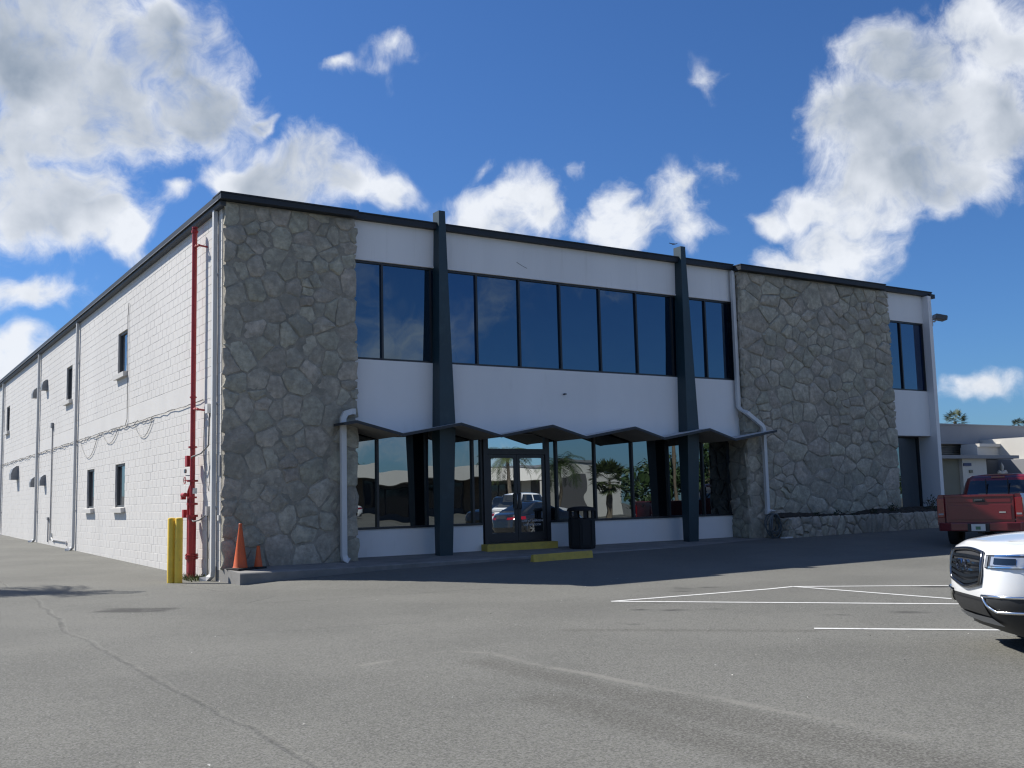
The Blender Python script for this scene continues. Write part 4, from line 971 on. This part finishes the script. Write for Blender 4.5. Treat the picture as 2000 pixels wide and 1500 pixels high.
# ---- white SUV parked nose first on the right
def white_suv():
    az = R(142); h = Vector((math.cos(az), math.sin(az))); nose = Vector((2.49, -15.44)); c = nose-h*2.46
    top = [(-2.46, 1.02), (-1.9, 1.12), (.6, 1.13), (1.2, 1.10), (1.9, 1.045), (2.2, 1.01), (2.36, .99), (2.46, .975)]
    k = Car('white_suv', 'white sport utility vehicle with a chrome barred grille, parked at the right edge', 'car', (c.x, c.y, gz(c.x, c.y)), az, 4.92, 1.92, .20, top, 5.2,
            [(0, .22), (.10, .14), (.22, .05), (.36, 0), (.62, .0), (.80, .012), (.93, .04), (.97, .07), (1, .13)], [(0, .14), (.3, 0), (.7, .02), (1, .12)], [(0, .08), (.2, .02), (.4, 0), (.75, .01), (.93, .04), (1, .09)], 'car_white', 'plastic_black')
    k.body((1.48, -1.38), .37, .50)
    k.cabin([(1.10, -2.28, 1.22, .90), (1.25, -2.22, .95, .86), (1.45, -2.08, .60, .80), (1.60, -1.90, .30, .73), (1.66, -1.72, .10, .68)], 7, ((47, 77), (81, 108), (111, 134)))
    for x in (1.48, -1.38):
        for s_ in (1, -1): wheel(k.t, x, s_*.83, .37, .25, s_, 6)
    # grille
    gw = lambda z: interp(z, [(.57, 15), (.64, 21.5), (.74, 23.5), (.90, 23.5), (.955, 21.5)])
    gt = lambda u: .945-.02*(2*u-1)**2
    gb = lambda u: .60+.06*abs(2*u-1)**1.6
    gf = lambda u, v: (R((2*u-1)*gw(lerp(gb(u), gt(u), v))), lerp(gb(u), gt(u), v))
    gr_ = k.patch('grille', 'plastic_black', gf, 20, 8, .004)
    bp = [gf(u/12, 1) for u in range(13)]+[gf(1, 1-v/6) for v in range(1, 7)]+[gf(1-u/12, 0) for u in range(1, 13)]+[gf(0, v/6) for v in range(1, 6)]
    mb = MB(); mb.tube([k.SO(a, z, .016) for a, z in bp]+[k.SO(*bp[0], .016)], .018, 8, cap=False); mb.build('grille_frame', 'dark_chrome', k.t, smooth=50)
    for v in (.13, .30, .47, .64, .83):
        mb = MB(); Q = []
        for i in range(17):
            u = .035+.93*i/16; ph, z = gf(u, v); p = k.S(ph, z); nn = k.nrm(ph, z); Q.append((p, nn))
        for p, nn in Q:
            for (dz, off) in ((-.019, .004), (-.014, .026), (.014, .018), (.019, .004)): mb.v.append(p+nn*off+Vector((0, 0, dz)))
        for i in range(16):
            for j in range(4): mb.f.append((4*i+j, 4*i+(j+1) % 4, 4*i+4+(j+1) % 4, 4*i+4+j)); mb.m.append(0)
        mb.build('grille_bar', 'dark_chrome', gr_, smooth=30)
    nx_ = k.S(0, .80).x+.034
    mt = Matrix(((0, 0, 1, nx_), (1, 0, 0, 0), (0, 1, 0, .80), (0, 0, 0, 1)))
    text_mesh('GMC', .16, 'emblem', 'chrome', gr_, mt, .012, spacing=1.02)
    for sg in (1, -1):
        F = lambda a: a*sg
        hl = k.patch('headlight', 'lamp_dark', lambda u, v: (R(F(lerp(26.5, 60, u))), lerp(lerp(.80, .815, u), lerp(.918, .955, u), v)), 14, 5, .010)
        k.patch('reflector', 'lamp_clear', lambda u, v: (R(F(lerp(27.5, 29, u))), lerp(.81, .91, v)), 4, 4, .016, hl)
        k.patch('reflector', 'lamp_clear', lambda u, v: (R(F(lerp(46, 51, u))), lerp(.835, .90, v)), 5, 4, .018, hl)
        k.patch('reflector', 'chrome', lambda u, v: (R(F(lerp(30, 52, u))), lerp(.806, .818, v)+u*.012), 10, 1, .020, hl)
        k.patch('reflector', 'chrome', lambda u, v: (R(F(lerp(33, 52, u))), lerp(.905, .918, v)+u*.03), 10, 1, .018, hl)
        k.patch('projector', 'car_glass', lambda u, v: (R(F(lerp(33, 41, u))), lerp(.838, .893, v)), 6, 4, .020, hl); k.patch('reflector', 'lamp_clear', lambda u, v: (R(F(lerp(31, 44, u))), lerp(.826, .905, v)), 8, 4, .014, hl)
        k.patch('side_marker', 'amber', lambda u, v: (R(F(lerp(53, 61, u))), lerp(lerp(.82, .85, u), lerp(.90, .95, u), v)), 5, 4, .016, hl)
        k.patch('fog_recess', 'plastic_black', lambda u, v: (R(F(lerp(27, 46, u))), lerp(lerp(.50, .435, min(1, u*2.5)), .545, v)), 10, 3, .012)
        k.ring('fog_surround', 'chrome', [(F(23), .545), (F(27), .47), (F(32), .418), (F(45), .425), (F(49.5), .47), (F(48), .535), (F(44), .555), (F(31), .552)], .014, .014)
        m = MB(); m.obox((.95, sg*1.03, 1.17), (Vector((1, 0, 0)), Vector((0, 1, 0)), Vector((0, 0, 1))), .07, .11, .09); m.build('wing_mirror', 'car_white', k.t, bevel=.03)
        for (a, b) in ((50, 52),): pass
        for x0 in (.72, -.22, -1.15):
            ph = math.atan2(1, x0/2.46); m = MB(); m.tube([k.SO(math.pi/2*0+math.atan2(.96*sg, x0*.96/2.46*1.0), z, .0005) for z in (.45, .6, .8, 1.0, 1.08)], .004, 5); m.build('door_seam', 'plastic_black', k.t)
        for x0 in (.0, -.95):
            m = MB(); m.tube([k.SO(math.atan2(.96*sg, (x0+d)*.96/2.46), .98, .025) for d in (-.1, 0, .1)], .015, 6); m.build('door_handle', 'car_white', k.t, smooth=50)
        k.patch('tail_light', 'tail_red', lambda u, v: (R(F(lerp(124, 146, u))), lerp(.80, 1.0, v)), 6, 3, .008)
    k.patch('lower_grille', 'plastic_black', lambda u, v: (R((2*u-1)*23), lerp(.36, .49, v)), 20, 3, .008)
    k.patch('bumper_lip', 'plastic_grey', lambda u, v: (R((2*u-1)*lerp(30, 25, v)), lerp(.275, .345, v)+.012*abs(2*u-1)), 20, 3, .018)
    mb = MB(); mb.tube([k.S(R(a), .0) if False else Vector((interp(abs(y), [(0, 2.30), (.5, 2.18), (.72, 1.98)]), y, interp(abs(y), [(0, 1.022), (.5, 1.04), (.72, 1.05)]))) for a, y in [(0, q) for q in (-.7, -.45, -.2, 0, .2, .45, .7)]], .004, 5); mb.build('bonnet_seam', 'plastic_black', k.t)
    return k
white_suv()

# ---- red pickup by the planter
def pickup():
    az = R(21); d = raydir(1913, 1000); t = 25.9/d.dot(fw); rear = CAM+d*t; h = Vector((math.cos(az), math.sin(az))); zg = gz(rear.x, rear.y)
    k = thing('pickup_truck', 'red pickup truck seen from behind, half in the building shadow', 'truck', (rear.x, rear.y, zg), az, local=True); k.scale = (1.05, 1.05, 1.05)
    W = .965
    def rounded(x0, x1, hw, z0, z1, name, m, bv, par=k): mb = MB(); mb.box(x0, x1, -hw, hw, z0, z1); return mb.build(name, m, par, bevel=bv)
    tg = MB()   # tailgate with a pressed panel and a spoiler lip
    tg.box(.0, .06, -.76, .76, .62, 1.26); tg.box(-.018, .0, -.70, .70, .68, 1.03); tg.box(-.022, .05, -.77, .77, 1.225, 1.275); tg.box(-.008, .0, -.70, .70, 1.09, 1.20)
    tg = tg.build('tailgate', 'car_red', k, bevel=.008)
    mb = MB(); mb.box(-.022, .0, -.13, .13, 1.10, 1.18); mb.build('latch_plate', 'plastic_black', tg); mb = MB(); mb.box(-.042, -.022, -.09, .09, 1.135, 1.165); mb.build('handle', 'dark_chrome', tg)
    mb = MB(); mb.box(-.022, -.018, -.58, -.44, .84, .87); mb.build('badge', 'chrome', tg)
    for s_ in (1, -1):
        mb = MB(); vs = []
        for x in (.0, .12, 2.1):   # bed side with a rounded shoulder
            for (y, z) in ((W-.06, .50), (W-.005, .56), (W, .80), (W-.005, 1.0), (W-.03, 1.24), (W-.06, 1.285), (W-.17, 1.285), (W-.18, .55)):
                vs.append(Vector((x+(.02 if y > W-.02 and x == 0 else 0), s_*y, z)))
        mb.v = vs
        for i in range(2):
            for q in range(8): mb.f.append((8*i+q, 8*i+(q+1) % 8, 8*i+8+(q+1) % 8, 8*i+8+q)); mb.m.append(0)
        mb.f += [tuple(range(7, -1, -1)), tuple(range(16, 24))]; mb.m += [0, 0]
        mb.build('bed_side', 'car_red', k, smooth=35)
        mb = MB(); mb.box(-.018, .10, s_*(W-.175), s_*(W-.012), .74, 1.20); tl = mb.build('tail_light', 'tail_red', k, bevel=.012)
        mb = MB(); mb.box(-.021, -.018, s_*(W-.155), s_*(W-.04), .80, .84); mb.build('reverse_lamp', 'plastic_grey', tl)
        wheel(k, 1.15, s_*.82, .385, .26, s_, 5); wheel(k, 4.75, s_*.82, .385, .26, s_, 5)
        mb = MB(); mb.box(2.16, 4.2, s_*.80, s_*(W-.01), .48, 1.12); mb.build('door', 'car_red', k, bevel=.03)
        mb = MB(); mb.box(4.2, 5.6, s_*.70, s_*(W-.01), .55, 1.10); mb.build('wing', 'car_red', k, bevel=.06)
        mb = MB(); mb.box(3.75, 3.95, s_*W, s_*(W+.2), 1.15, 1.36); mb.build('wing_mirror', 'plastic_black', k, bevel=.03)
    rounded(.06, 2.1, .79, .60, .66, 'bed_floor', 'plastic_black', 0); rounded(2.06, 2.12, .80, .6, 1.26, 'bed_front', 'car_red', .01)
    rounded(4.2, 5.62, .70, .6, 1.13, 'bonnet', 'car_red', .06); rounded(.3, 5.3, .6, .38, .6, 'chassis', 'plastic_black', 0)
    # bumper
    mb = MB(); pts = [(-.16, -.62), (-.19, 0), (-.16, .62), (-.08, .90), (.06, W), (.16, W), (.10, .80), (.02, .6), (.0, 0), (.02, -.6), (.10, -.80), (.16, -W), (.06, -W), (-.08, -.90)]
    mb.prism([(x, y, .42) for x, y in pts], (0, 0, .20)); bmp = mb.build('bumper', 'car_red', k, bevel=.02)
    mb = MB(); mb.box(-.215, -.17, -.24, .24, .40, .60); mb.build('plate_recess', 'plastic_black', bmp)
    mb = MB(); mb.box(-.225, -.216, -.155, .155, .425, .585); pt = mb.build('number_plate', 'plate', bmp)
    mb = MB(); mb.box(-.228, -.2255, -.05, .06, .455, .53); mb.build('plate_motif', 'plate_green', pt)
    mb = MB(); mb.box(-.10, .2, -.05, .05, .36, .43); mb.build('tow_hitch', 'black_metal', k)
    # cab
    lv = [(1.12, 2.14, 4.30, .92), (1.26, 2.16, 4.12, .90), (1.50, 2.24, 3.75, .84), (1.68, 2.34, 3.46, .78), (1.75, 2.48, 3.30, .70)]
    c = Car.__new__(Car); c.t = k; c.paint = 'car_red'; c.cabin(lv, 9, ((50, 84), (92, 128)))
    mb = MB()
    for y in (-.26, .26): mb.box(2.135, 2.17, y-.012, y+.012, 1.17, 1.66)
    mb.build('window_divider', 'plastic_black', k)
    mb = MB(); mb.box(2.33, 2.36, -.16, .16, 1.685, 1.72); mb.build('brake_lamp', 'tail_red', k)
pickup()

# ---- cars standing across the lot, seen only mirrored in the glass
def saloon(x, y, az, paint, lab, tall=0., rim='chrome'):
    T = tall; top = [(-2.4, .86+T*.4), (-1.9, .98+T*.3), (-1.0, .96+T*.3), (.8, .93+T*.3), (1.5, .86+T*.3), (2.2, .72+T*.3), (2.4, .62+T*.3)]
    k = Car('parked_car', lab, 'car', (x, y, gz(x, y)), az, 4.8, 1.84, .19, top, 4.4, [(0, .12), (.3, 0), (.7, .03), (1, .2)], [(0, .12), (.3, 0), (.8, .03), (1, .12)], [(0, .07), (.3, 0), (.7, .02), (1, .12)], paint, group='cars parked opposite the building')
    k.body((1.42, -1.38), .335)
    zb = .93+T*.3; zt = 1.44+T
    k.cabin([(zb, -1.95-T, 1.05, .84), (zb+.12, -1.80-T, .75, .80), (zb+.32, -1.30-T*1.2, .30, .70), (zt-.05, -.95-T*1.6, .0, .62), (zt, -.75-T*1.6, -.2, .56)], 6, ((50, 86), (91, 130)))
    for xx in (1.42, -1.38):
        for s_ in (1, -1): wheel(k.t, xx, s_*.79, .335, .22, s_, 5, rim)
    for sg in (1, -1):
        k.patch('tail_light', 'tail_red', lambda u, v: (R(sg*lerp(128, 160, u)), lerp(.72, .84, v)+T*.3), 6, 3, .008)
        k.patch('headlight', 'lamp_clear', lambda u, v: (R(sg*lerp(24, 50, u)), lerp(.56, .66, v)+T*.2), 6, 3, .008)
        k.patch('window_trim', 'chrome', lambda u, v: (R(sg*lerp(60, 122, u)), lerp(.895, .91, v)+T*.3), 12, 1, .012)
        k.patch('sill_trim', 'chrome', lambda u, v: (R(sg*lerp(62, 118, u)), lerp(.30, .325, v)), 12, 1, .01)
saloon(18.6, -14.6, R(-14), 'car_black', 'black saloon with bright alloy wheels standing opposite the entrance doors')
saloon(21.0, -18.6, R(-14), 'car_white', 'tall white car parked beyond the black saloon', .38)
saloon(29.5, -15.5, R(-40), 'car_silver', 'silver car parked farthest right across the lot', .1)
saloon(22.0, -46.0, R(176), 'car_white', 'low white car parked in front of the shop building', 0.)
saloon(24.5, -27.0, R(160), 'car_black', 'black car standing farther back behind the saloon', .3)

# ------------------------------------------------------------------ neighbouring building on the right
nb = thing('neighbor_building', 'low grey and cream building beyond the right end of the offices', 'building', (38, 8, 0))
def at_y(px, py, y): d = raydir(px, py); t = (y-CAM.y)/d.y; return CAM+d*t
def wallbox(name, pa, pb, y, th, m, par=None, label=None):
    a, b = at_y(*pa, y), at_y(*pb, y); mb = MB(); mb.box(a.x, b.x, y, y+th, b.z, a.z); o = mb.build(name, m, par or nb)
    if label: o['label'] = label
    return o
Yn = 7.0
mb = MB(); mb.box(26, 60, Yn+.5, Yn+22, -.5, at_y(1900, 864, Yn+.5).z); mb.build('wall', 'neighbor_grey', nb)
z0_, z1_ = at_y(1900, 866, Yn).z, at_y(1900, 831.5, Yn).z
mb = MB(); mb.box(27, 60, Yn, Yn+20, z0_, z1_); mb.build('parapet', 'neighbor_grey', nb)
mb = MB(); mb.box(27, 60, Yn-.04, Yn+.3, z1_, z1_+.06); mb.build('coping', 'neighbor_grey', nb)
mb = MB(); mb.box(27, 60, Yn-.06, Yn+.1, z0_-.04, z0_+.05); mb.build('ledge', 'neighbor_grey', nb)
za = at_y(1890, 888, Yn+.3).z
for k in range(5):
    mb = MB(); hh = (z0_-za)/5; mb.box(28, at_y(1929, 880, Yn+.3).x+.6, Yn+.30+.012*(k % 2), Yn+.5, za+hh*k+.01, za+hh*(k+1)-.01); mb.build('plank', 'neighbor_wood', nb)
Yp = 4.6   # projecting porch
pz = at_y(1880, 889, Yp).z; x0_, x1_ = at_y(1848, 890, Yp).x, at_y(1986, 890, Yp).x
mb = MB(); mb.box(x0_-2, x1_, Yp-.1, Yn+.3, pz-.14, pz); mb.build('porch_roof', 'neighbor_grey', nb)
xa, xb, xc = at_y(1877, 930, Yp+.3).x, at_y(1924, 930, Yp+.3).x, at_y(1985, 930, Yp+.6).x
mb = MB(); mb.box(x0_-2, xa-.02, Yp+.35, Yn, -.5, pz-.14); mb.build('porch_wall', 'neighbor_olive', nb)
mb = MB(); mb.box(xa, xb, Yp+.2, Yn, -.5, pz-.14); pw2 = mb.build('porch_wall', 'neighbor_white', nb)
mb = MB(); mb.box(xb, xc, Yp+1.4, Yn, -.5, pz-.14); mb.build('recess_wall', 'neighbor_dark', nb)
mb = MB(); mb.box(xc, xc+.25, Yp-.08, Yn, -.5, pz-.14); mb.build('porch_post', 'neighbor_grey', nb)
def on(px0, py0, px1, py1, y, name, m, d=.04):
    a, b = at_y(px0, py0, y), at_y(px1, py1, y); mb = MB(); mb.box(a.x, b.x, y-d, y-.002, b.z, a.z); return mb.build(name, m, nb)
on(1881, 904.5, 1896, 910, Yp+.2, 'sign', 'sign_blue'); on(1892, 918, 1899, 923.5, Yp+.2, 'notice', 'neighbor_olive'); on(1895, 938, 1900, 945, Yp+.2, 'meter_box', 'black_metal', .1)
# sunlit cream wing
Yc = 5.6; cz = at_y(1930, 866, Yc).z; cx0 = at_y(1929, 880, Yc).x
mb = MB(); mb.box(xc+.26, xc+26, Yc-1.6, Yn+8, -.5, cz+.25); mb.build('cream_wing', 'neighbor_white', nb)
mb = MB(); mb.box(cx0, xc+26, Yn-.9, Yn-.07, pz+.02, cz-.12); mb.box(cx0+.05, xc+26, Yn-1.0, Yn-.08, cz-.118, cz+.02); mb.build('cornice', 'neighbor_white', nb)
mb = MB(); mb.box(xc+.9, xc+1.8, Yc-1.65, Yc-1.58, .7, 2.1); mb.build('window', 'neighbor_dark', nb)
# white ornament standing before the recess
orn = at_y(1957, 916, Yp+.8); ob = thing('finial_ornament', 'white fleur shaped ornament standing in the dark porch recess', 'ornament', (orn.x, orn.y, gz(orn.x, orn.y)))
mb = MB(); mb.lathe([(0, .30), (.03, .24), (.085, .10), (.075, 0), (.035, -.10), (.05, -.14), (0, -.32)], 14, (orn.x, orn.y, orn.z)); mb.build('spear', 'line_white', ob, smooth=50)
for s_ in (1, -1):
    mb = MB(); mb.tube([(orn.x, orn.y, orn.z-.24), (orn.x+s_*.12, orn.y, orn.z-.17), (orn.x+s_*.24, orn.y, orn.z-.12), (orn.x+s_*.32, orn.y, orn.z-.16), (orn.x+s_*.31, orn.y, orn.z-.22)], [.06, .075, .075, .06, .03], 10); mb.build('petal', 'line_white', ob, smooth=50)
mb = MB(); mb.tube([(orn.x, orn.y, orn.z-.25), (orn.x, orn.y, gz(orn.x, orn.y))], .05, 10); mb.build('stem', 'neighbor_dark', ob)

# ------------------------------------------------------------------ palms and trees
def fan_palm(base, h, rad, lab, seed, n=34, group=None):
    rr = random.Random(seed); t = thing('palm_tree', lab, 'palm', base, group=group); b = Vector(base); top_ = b+Vector((0, 0, h))
    mb = MB(); mb.tube([b-Vector((0, 0, .3)), b.lerp(top_, .5)+Vector((.1, .05, 0)), top_], [.22, .17, .15], 10); mb.build('trunk', 'bark', t, smooth=50)
    lf = MB()
    for k in range(n):
        w = rr.uniform(0, 6.28); el = rr.uniform(-.6, 1.35); d = Vector((math.cos(w)*math.cos(el), math.sin(w)*math.cos(el), math.sin(el))); c = top_+d*rad*.5
        sd_ = d.cross(Vector((0, 0, 1)) if abs(d.z) < .95 else Vector((1, 0, 0))).normalized(); upv = sd_.cross(d)
        lf.add([top_-sd_*.015, top_+sd_*.015, c+sd_*.01, c-sd_*.01], [(0, 1, 2, 3)])
        for q in range(15):
            a = lerp(-1.75, 1.75, q/14); dr = (d*math.cos(a)+sd_*math.sin(a)+upv*.15*math.cos(a*2)).normalized(); l = rad*.5*(1-.25*abs(a)/1.75)*rr.uniform(.85, 1.1)
            pv = dr.cross(upv).normalized()*l*.055; tip = c+dr*l+Vector((0, 0, -.18*l*rr.uniform(.3, 1.3)))
            lf.add([c, c+dr*l*.55+pv, tip, c+dr*l*.55-pv], [(0, 1, 2, 3)])
    lf.build('crown', 'leaf_palm', t, fix=False)
def feather_palm(base, h, rad, lab, seed, n=26, group=None):
    rr = random.Random(seed); t = thing('palm_tree', lab, 'palm', base, group=group); b = Vector(base); top_ = b+Vector((0, 0, h))
    mb = MB(); mb.tube([b-Vector((0, 0, .3)), b.lerp(top_, .4)+Vector((.15, 0, 0)), top_], [.24, .16, .13], 10); mb.build('trunk', 'bark', t, smooth=50)
    lf = MB()
    for k in range(n):
        w = rr.uniform(0, 6.28); el = rr.uniform(-.2, 1.2); L = rad*rr.uniform(.8, 1.1); pts = []
        for i in range(9):
            s_ = i/8; e = el-1.5*s_; 
            pts.append((pts[-1]+Vector((math.cos(w)*math.cos(e), math.sin(w)*math.cos(e), math.sin(e)))*L/8) if pts else top_.copy())
        sdv = Vector((-math.sin(w), math.cos(w), 0))
        lf.tube(pts, .012, 4, cap=False)
        for i in range(1, 9):
            for q in range(4):
                p = pts[i-1].lerp(pts[i], q/4); ll = rad*.26*(1-.5*abs(i/8-.45)); dv = (pts[i]-pts[i-1]).normalized()
                for sg in (1, -1):
                    e = (sdv*sg+dv*.55+Vector((0, 0, -.35*rr.uniform(.5, 1.5)))).normalized()*ll; lf.add([p, p+e*.5+dv*.02, p+e, p+e*.5-dv*.02], [(0, 1, 2, 3)])
    lf.build('crown', 'leaf_palm', t, fix=False)
def leafy_tree(base, h, rx, rz, lab, seed, n=5200, group=None, leaf=.16):
    rr = random.Random(seed); t = thing('tree', lab, 'tree', base, group=group); b = Vector(base); mb = MB()
    cz = h-rz; mb.tube([b-Vector((0, 0, .3)), b+Vector((.1, 0, cz*.6)), b+Vector((0, .1, cz+rz*.3))], [.24, .18, .08], 9)
    cl = []
    for k in range(26):
        v = Vector((rr.gauss(0, 1), rr.gauss(0, 1), rr.gauss(0, 1))).normalized()*rr.uniform(.45, 1)
        c = b+Vector((v.x*rx, v.y*rx, cz+v.z*rz)); cl.append((c, rr.uniform(.25, .42)*rx))
        if k % 2 == 0: mb.tube([b+Vector((0, 0, cz*.75)), b.lerp(c, .55)+Vector((0, 0, cz*.2)), c], [.09, .05, .02], 6)
    mb.build('trunk', 'bark', t, smooth=50); lf = MB()
    for k in range(n):
        c, r = rr.choice(cl); v = Vector((rr.gauss(0, 1), rr.gauss(0, 1), rr.gauss(0, .8))).normalized()*r*rr.uniform(.55, 1.08); p = c+v
        a = Vector((rr.uniform(-1, 1), rr.uniform(-1, 1), rr.uniform(-1, 1))).normalized(); q = a.cross(v).normalized(); s_ = leaf*rr.uniform(.6, 1.3); a = q.cross(v).normalized()
        lf.add([p-a*s_, p+q*s_*.5, p+a*s_, p-q*s_*.5], [(0, 1, 2, 3)])
    lf.build('crown', 'leaf', t, fix=False)
def at_depth(px, py, dep): d = raydir(px, py); return CAM+d*(dep/d.dot(fw))
p = at_depth(1865, 821, 95); fan_palm((p.x, p.y, 0), p.z-.1, 1.35, 'fan palm rising behind the grey parapet beside the white end wall', 71, group='palms beyond the neighboring roof')
p = at_depth(1990, 829, 110); fan_palm((p.x, p.y, 0), p.z-.1, 1.0, 'smaller fan palm at the far right edge behind the grey parapet', 72, 26, group='palms beyond the neighboring roof')
# palm left of the building that throws its shadow across the drive
p = ongnd(110, 1158); hh = 6.2; off = Vector((sd.x, sd.y, 0)).normalized()*((hh+.0)/math.tan(SUN_EL))
bp_ = Vector((p.x, p.y, 0))+off; feather_palm((bp_.x, bp_.y, gz(bp_.x, bp_.y)), hh-.2, 1.7, 'feather palm left of the drive whose shadow falls on the asphalt', 75, 20)

# ------------------------------------------------------------------ across the lot, mirrored in the windows
sh = thing('shop_building', 'long low white shop building across the lot from the offices', 'building', (20, -62, gz(20, -62)))
mb = MB(); mb.box(-12, 51, -75, -62, -.4, 3.2); mb.build('wall', 'shop_dark', sh); mb = MB(); mb.box(-13, 52, -76, -58.4, 3.0, 4.1); mb.build('fascia', 'shop_white', sh)
for k in range(10):
    mb = MB(); x = -10+6*k; mb.box(x, x+4.4, -62, -61.93, .3, 2.7); w = mb.build('window', 'car_glass', sh); mb = MB(); mb.box(x+2.15, x+2.25, -61.93, -61.88, .3, 2.7); mb.build('mullion', 'frame_metal', w)
    mb = MB(); mb.box(x+4.6, x+5.8, -62, -61.8, -.3, 3.0); mb.build('pier', 'shop_white' if k % 2 else 'pole_wood', sh)
wh = thing('warehouse', 'plain white warehouse beyond the shop, right of the trees', 'building', (58, -64, 0)); mb = MB(); mb.box(54.5, 63, -80, -64, -.4, 4.6); mb.build('wall', 'shop_white', wh); mb = MB(); mb.box(54.3, 63.2, -80.2, -63.8, 4.6, 4.85); mb.build('roof', 'gutter_metal', wh); mb = MB(); mb.box(55.2, 58, -64.05, -63.98, -.3, 3.2); mb.build('door', 'shop_dark', wh)
TR = 'trees across the lot'
for i, (x, y, h, rx, rz, lab) in enumerate(((57, -52, 5.2, 3.0, 2.2, 'broad green tree right of the shop'), (63, -51, 5.9, 3.4, 2.5, 'tallest green tree across the lot'), (70, -53, 4.9, 3.4, 2.1, 'rounded tree right of the white warehouse'), (77, -50, 5.4, 3.6, 2.3, 'wide tree at the far right across the lot'),
                                             (36, -92, 7.4, 4.2, 2.8, 'tall tree rising behind the middle of the shop'), (44, -95, 6.8, 4.0, 2.6, 'tree behind the right half of the shop'), (86, -52, 5.2, 4.0, 2.4, 'dark tree beyond the warehouse'), (96, -50, 5, 4.2, 2.2, 'outermost tree on the right across the lot'))):
    leafy_tree((x, y, gz(x, y)), h, rx, rz, lab, 80+i, 2600, TR, .24)
feather_palm((39.0, -49, gz(39, -49)), 4.9, 3.0, 'tall feather palm before the shop building', 91, 34); feather_palm((43.5, -48, gz(43, -48)), 4.2, 2.8, 'shorter feather palm before the shop building', 92, 30)
fan_palm((47, -46, gz(47, -46)), 3.2, 2.2, 'shaggy fan palm between shop and trees', 93, 44)
for i, (x, y) in enumerate(((-30, -44), (12, -46), (56, -48), (100, -50))):
    po = thing('utility_pole', ('wooden utility pole leftmost in the row across the lot', 'wooden utility pole in front of the left half of the shop', 'wooden utility pole beside the broad green tree', 'wooden utility pole at the far right end of the row')[i], 'pole', (x, y, gz(x, y)), group='utility poles'); zg = gz(x, y)
    mb = MB(); mb.tube([(x, y, zg-.3), (x, y, zg+10.5)], [.17, .11], 10); mb.build('post', 'pole_wood', po); mb = MB(); mb.box(x-.06, x+.06, y-1.1, y+1.1, zg+9.6, zg+9.75); mb.build('cross_arm', 'pole_wood', po)
for i, (dy, z) in enumerate(((-1, 9.5), (1, 9.5), (0, 7.6), (0.05, 6.9))):
    mb = MB(); P_ = [(-72, -42), (-30, -44), (12, -46), (56, -48), (100, -50)]
    pts = []
    for a, b in zip(P_, P_[1:]): pts += [(lerp(a[0], b[0], t/8), lerp(a[1], b[1], t/8)+dy, z-.7*4*(t/8)*(1-t/8)) for t in range(8)]
    mb.tube(pts, .03 if i < 2 else .045, 5); tag(mb.build('power_line', 'wire'), ('back power line on the cross arms', 'front power line on the cross arms', 'upper thick telephone line below the cross arms', 'lowest thick telephone line')[i]+' across the lot', 'power line')

# ------------------------------------------------------------------ bird over the roof
p = at_depth(1315, 476, 40); bd = thing('bird', 'small dark bird gliding above the roof near the right fin', 'bird', p)
mb = MB(); mb.v = [p+r2*x+u2*z+fw*y for x, y, z in ((-.17, 0, .04), (-.08, -.03, .015), (-.02, -.07, 0), (.02, -.07, 0), (.08, -.03, .0), (.16, 0, .02), (.07, .03, -.005), (.015, .08, -.01), (-.015, .08, -.01), (-.07, .03, .01))]
mb.v += [v-u2*.022 for v in mb.v]; n = 10; mb.f = [tuple(range(n)), tuple(range(2*n-1, n-1, -1))]+[(i, (i+1) % n, n+(i+1) % n, n+i) for i in range(n)]; mb.m = [0]*len(mb.f); mb.build('body', 'bird', bd)
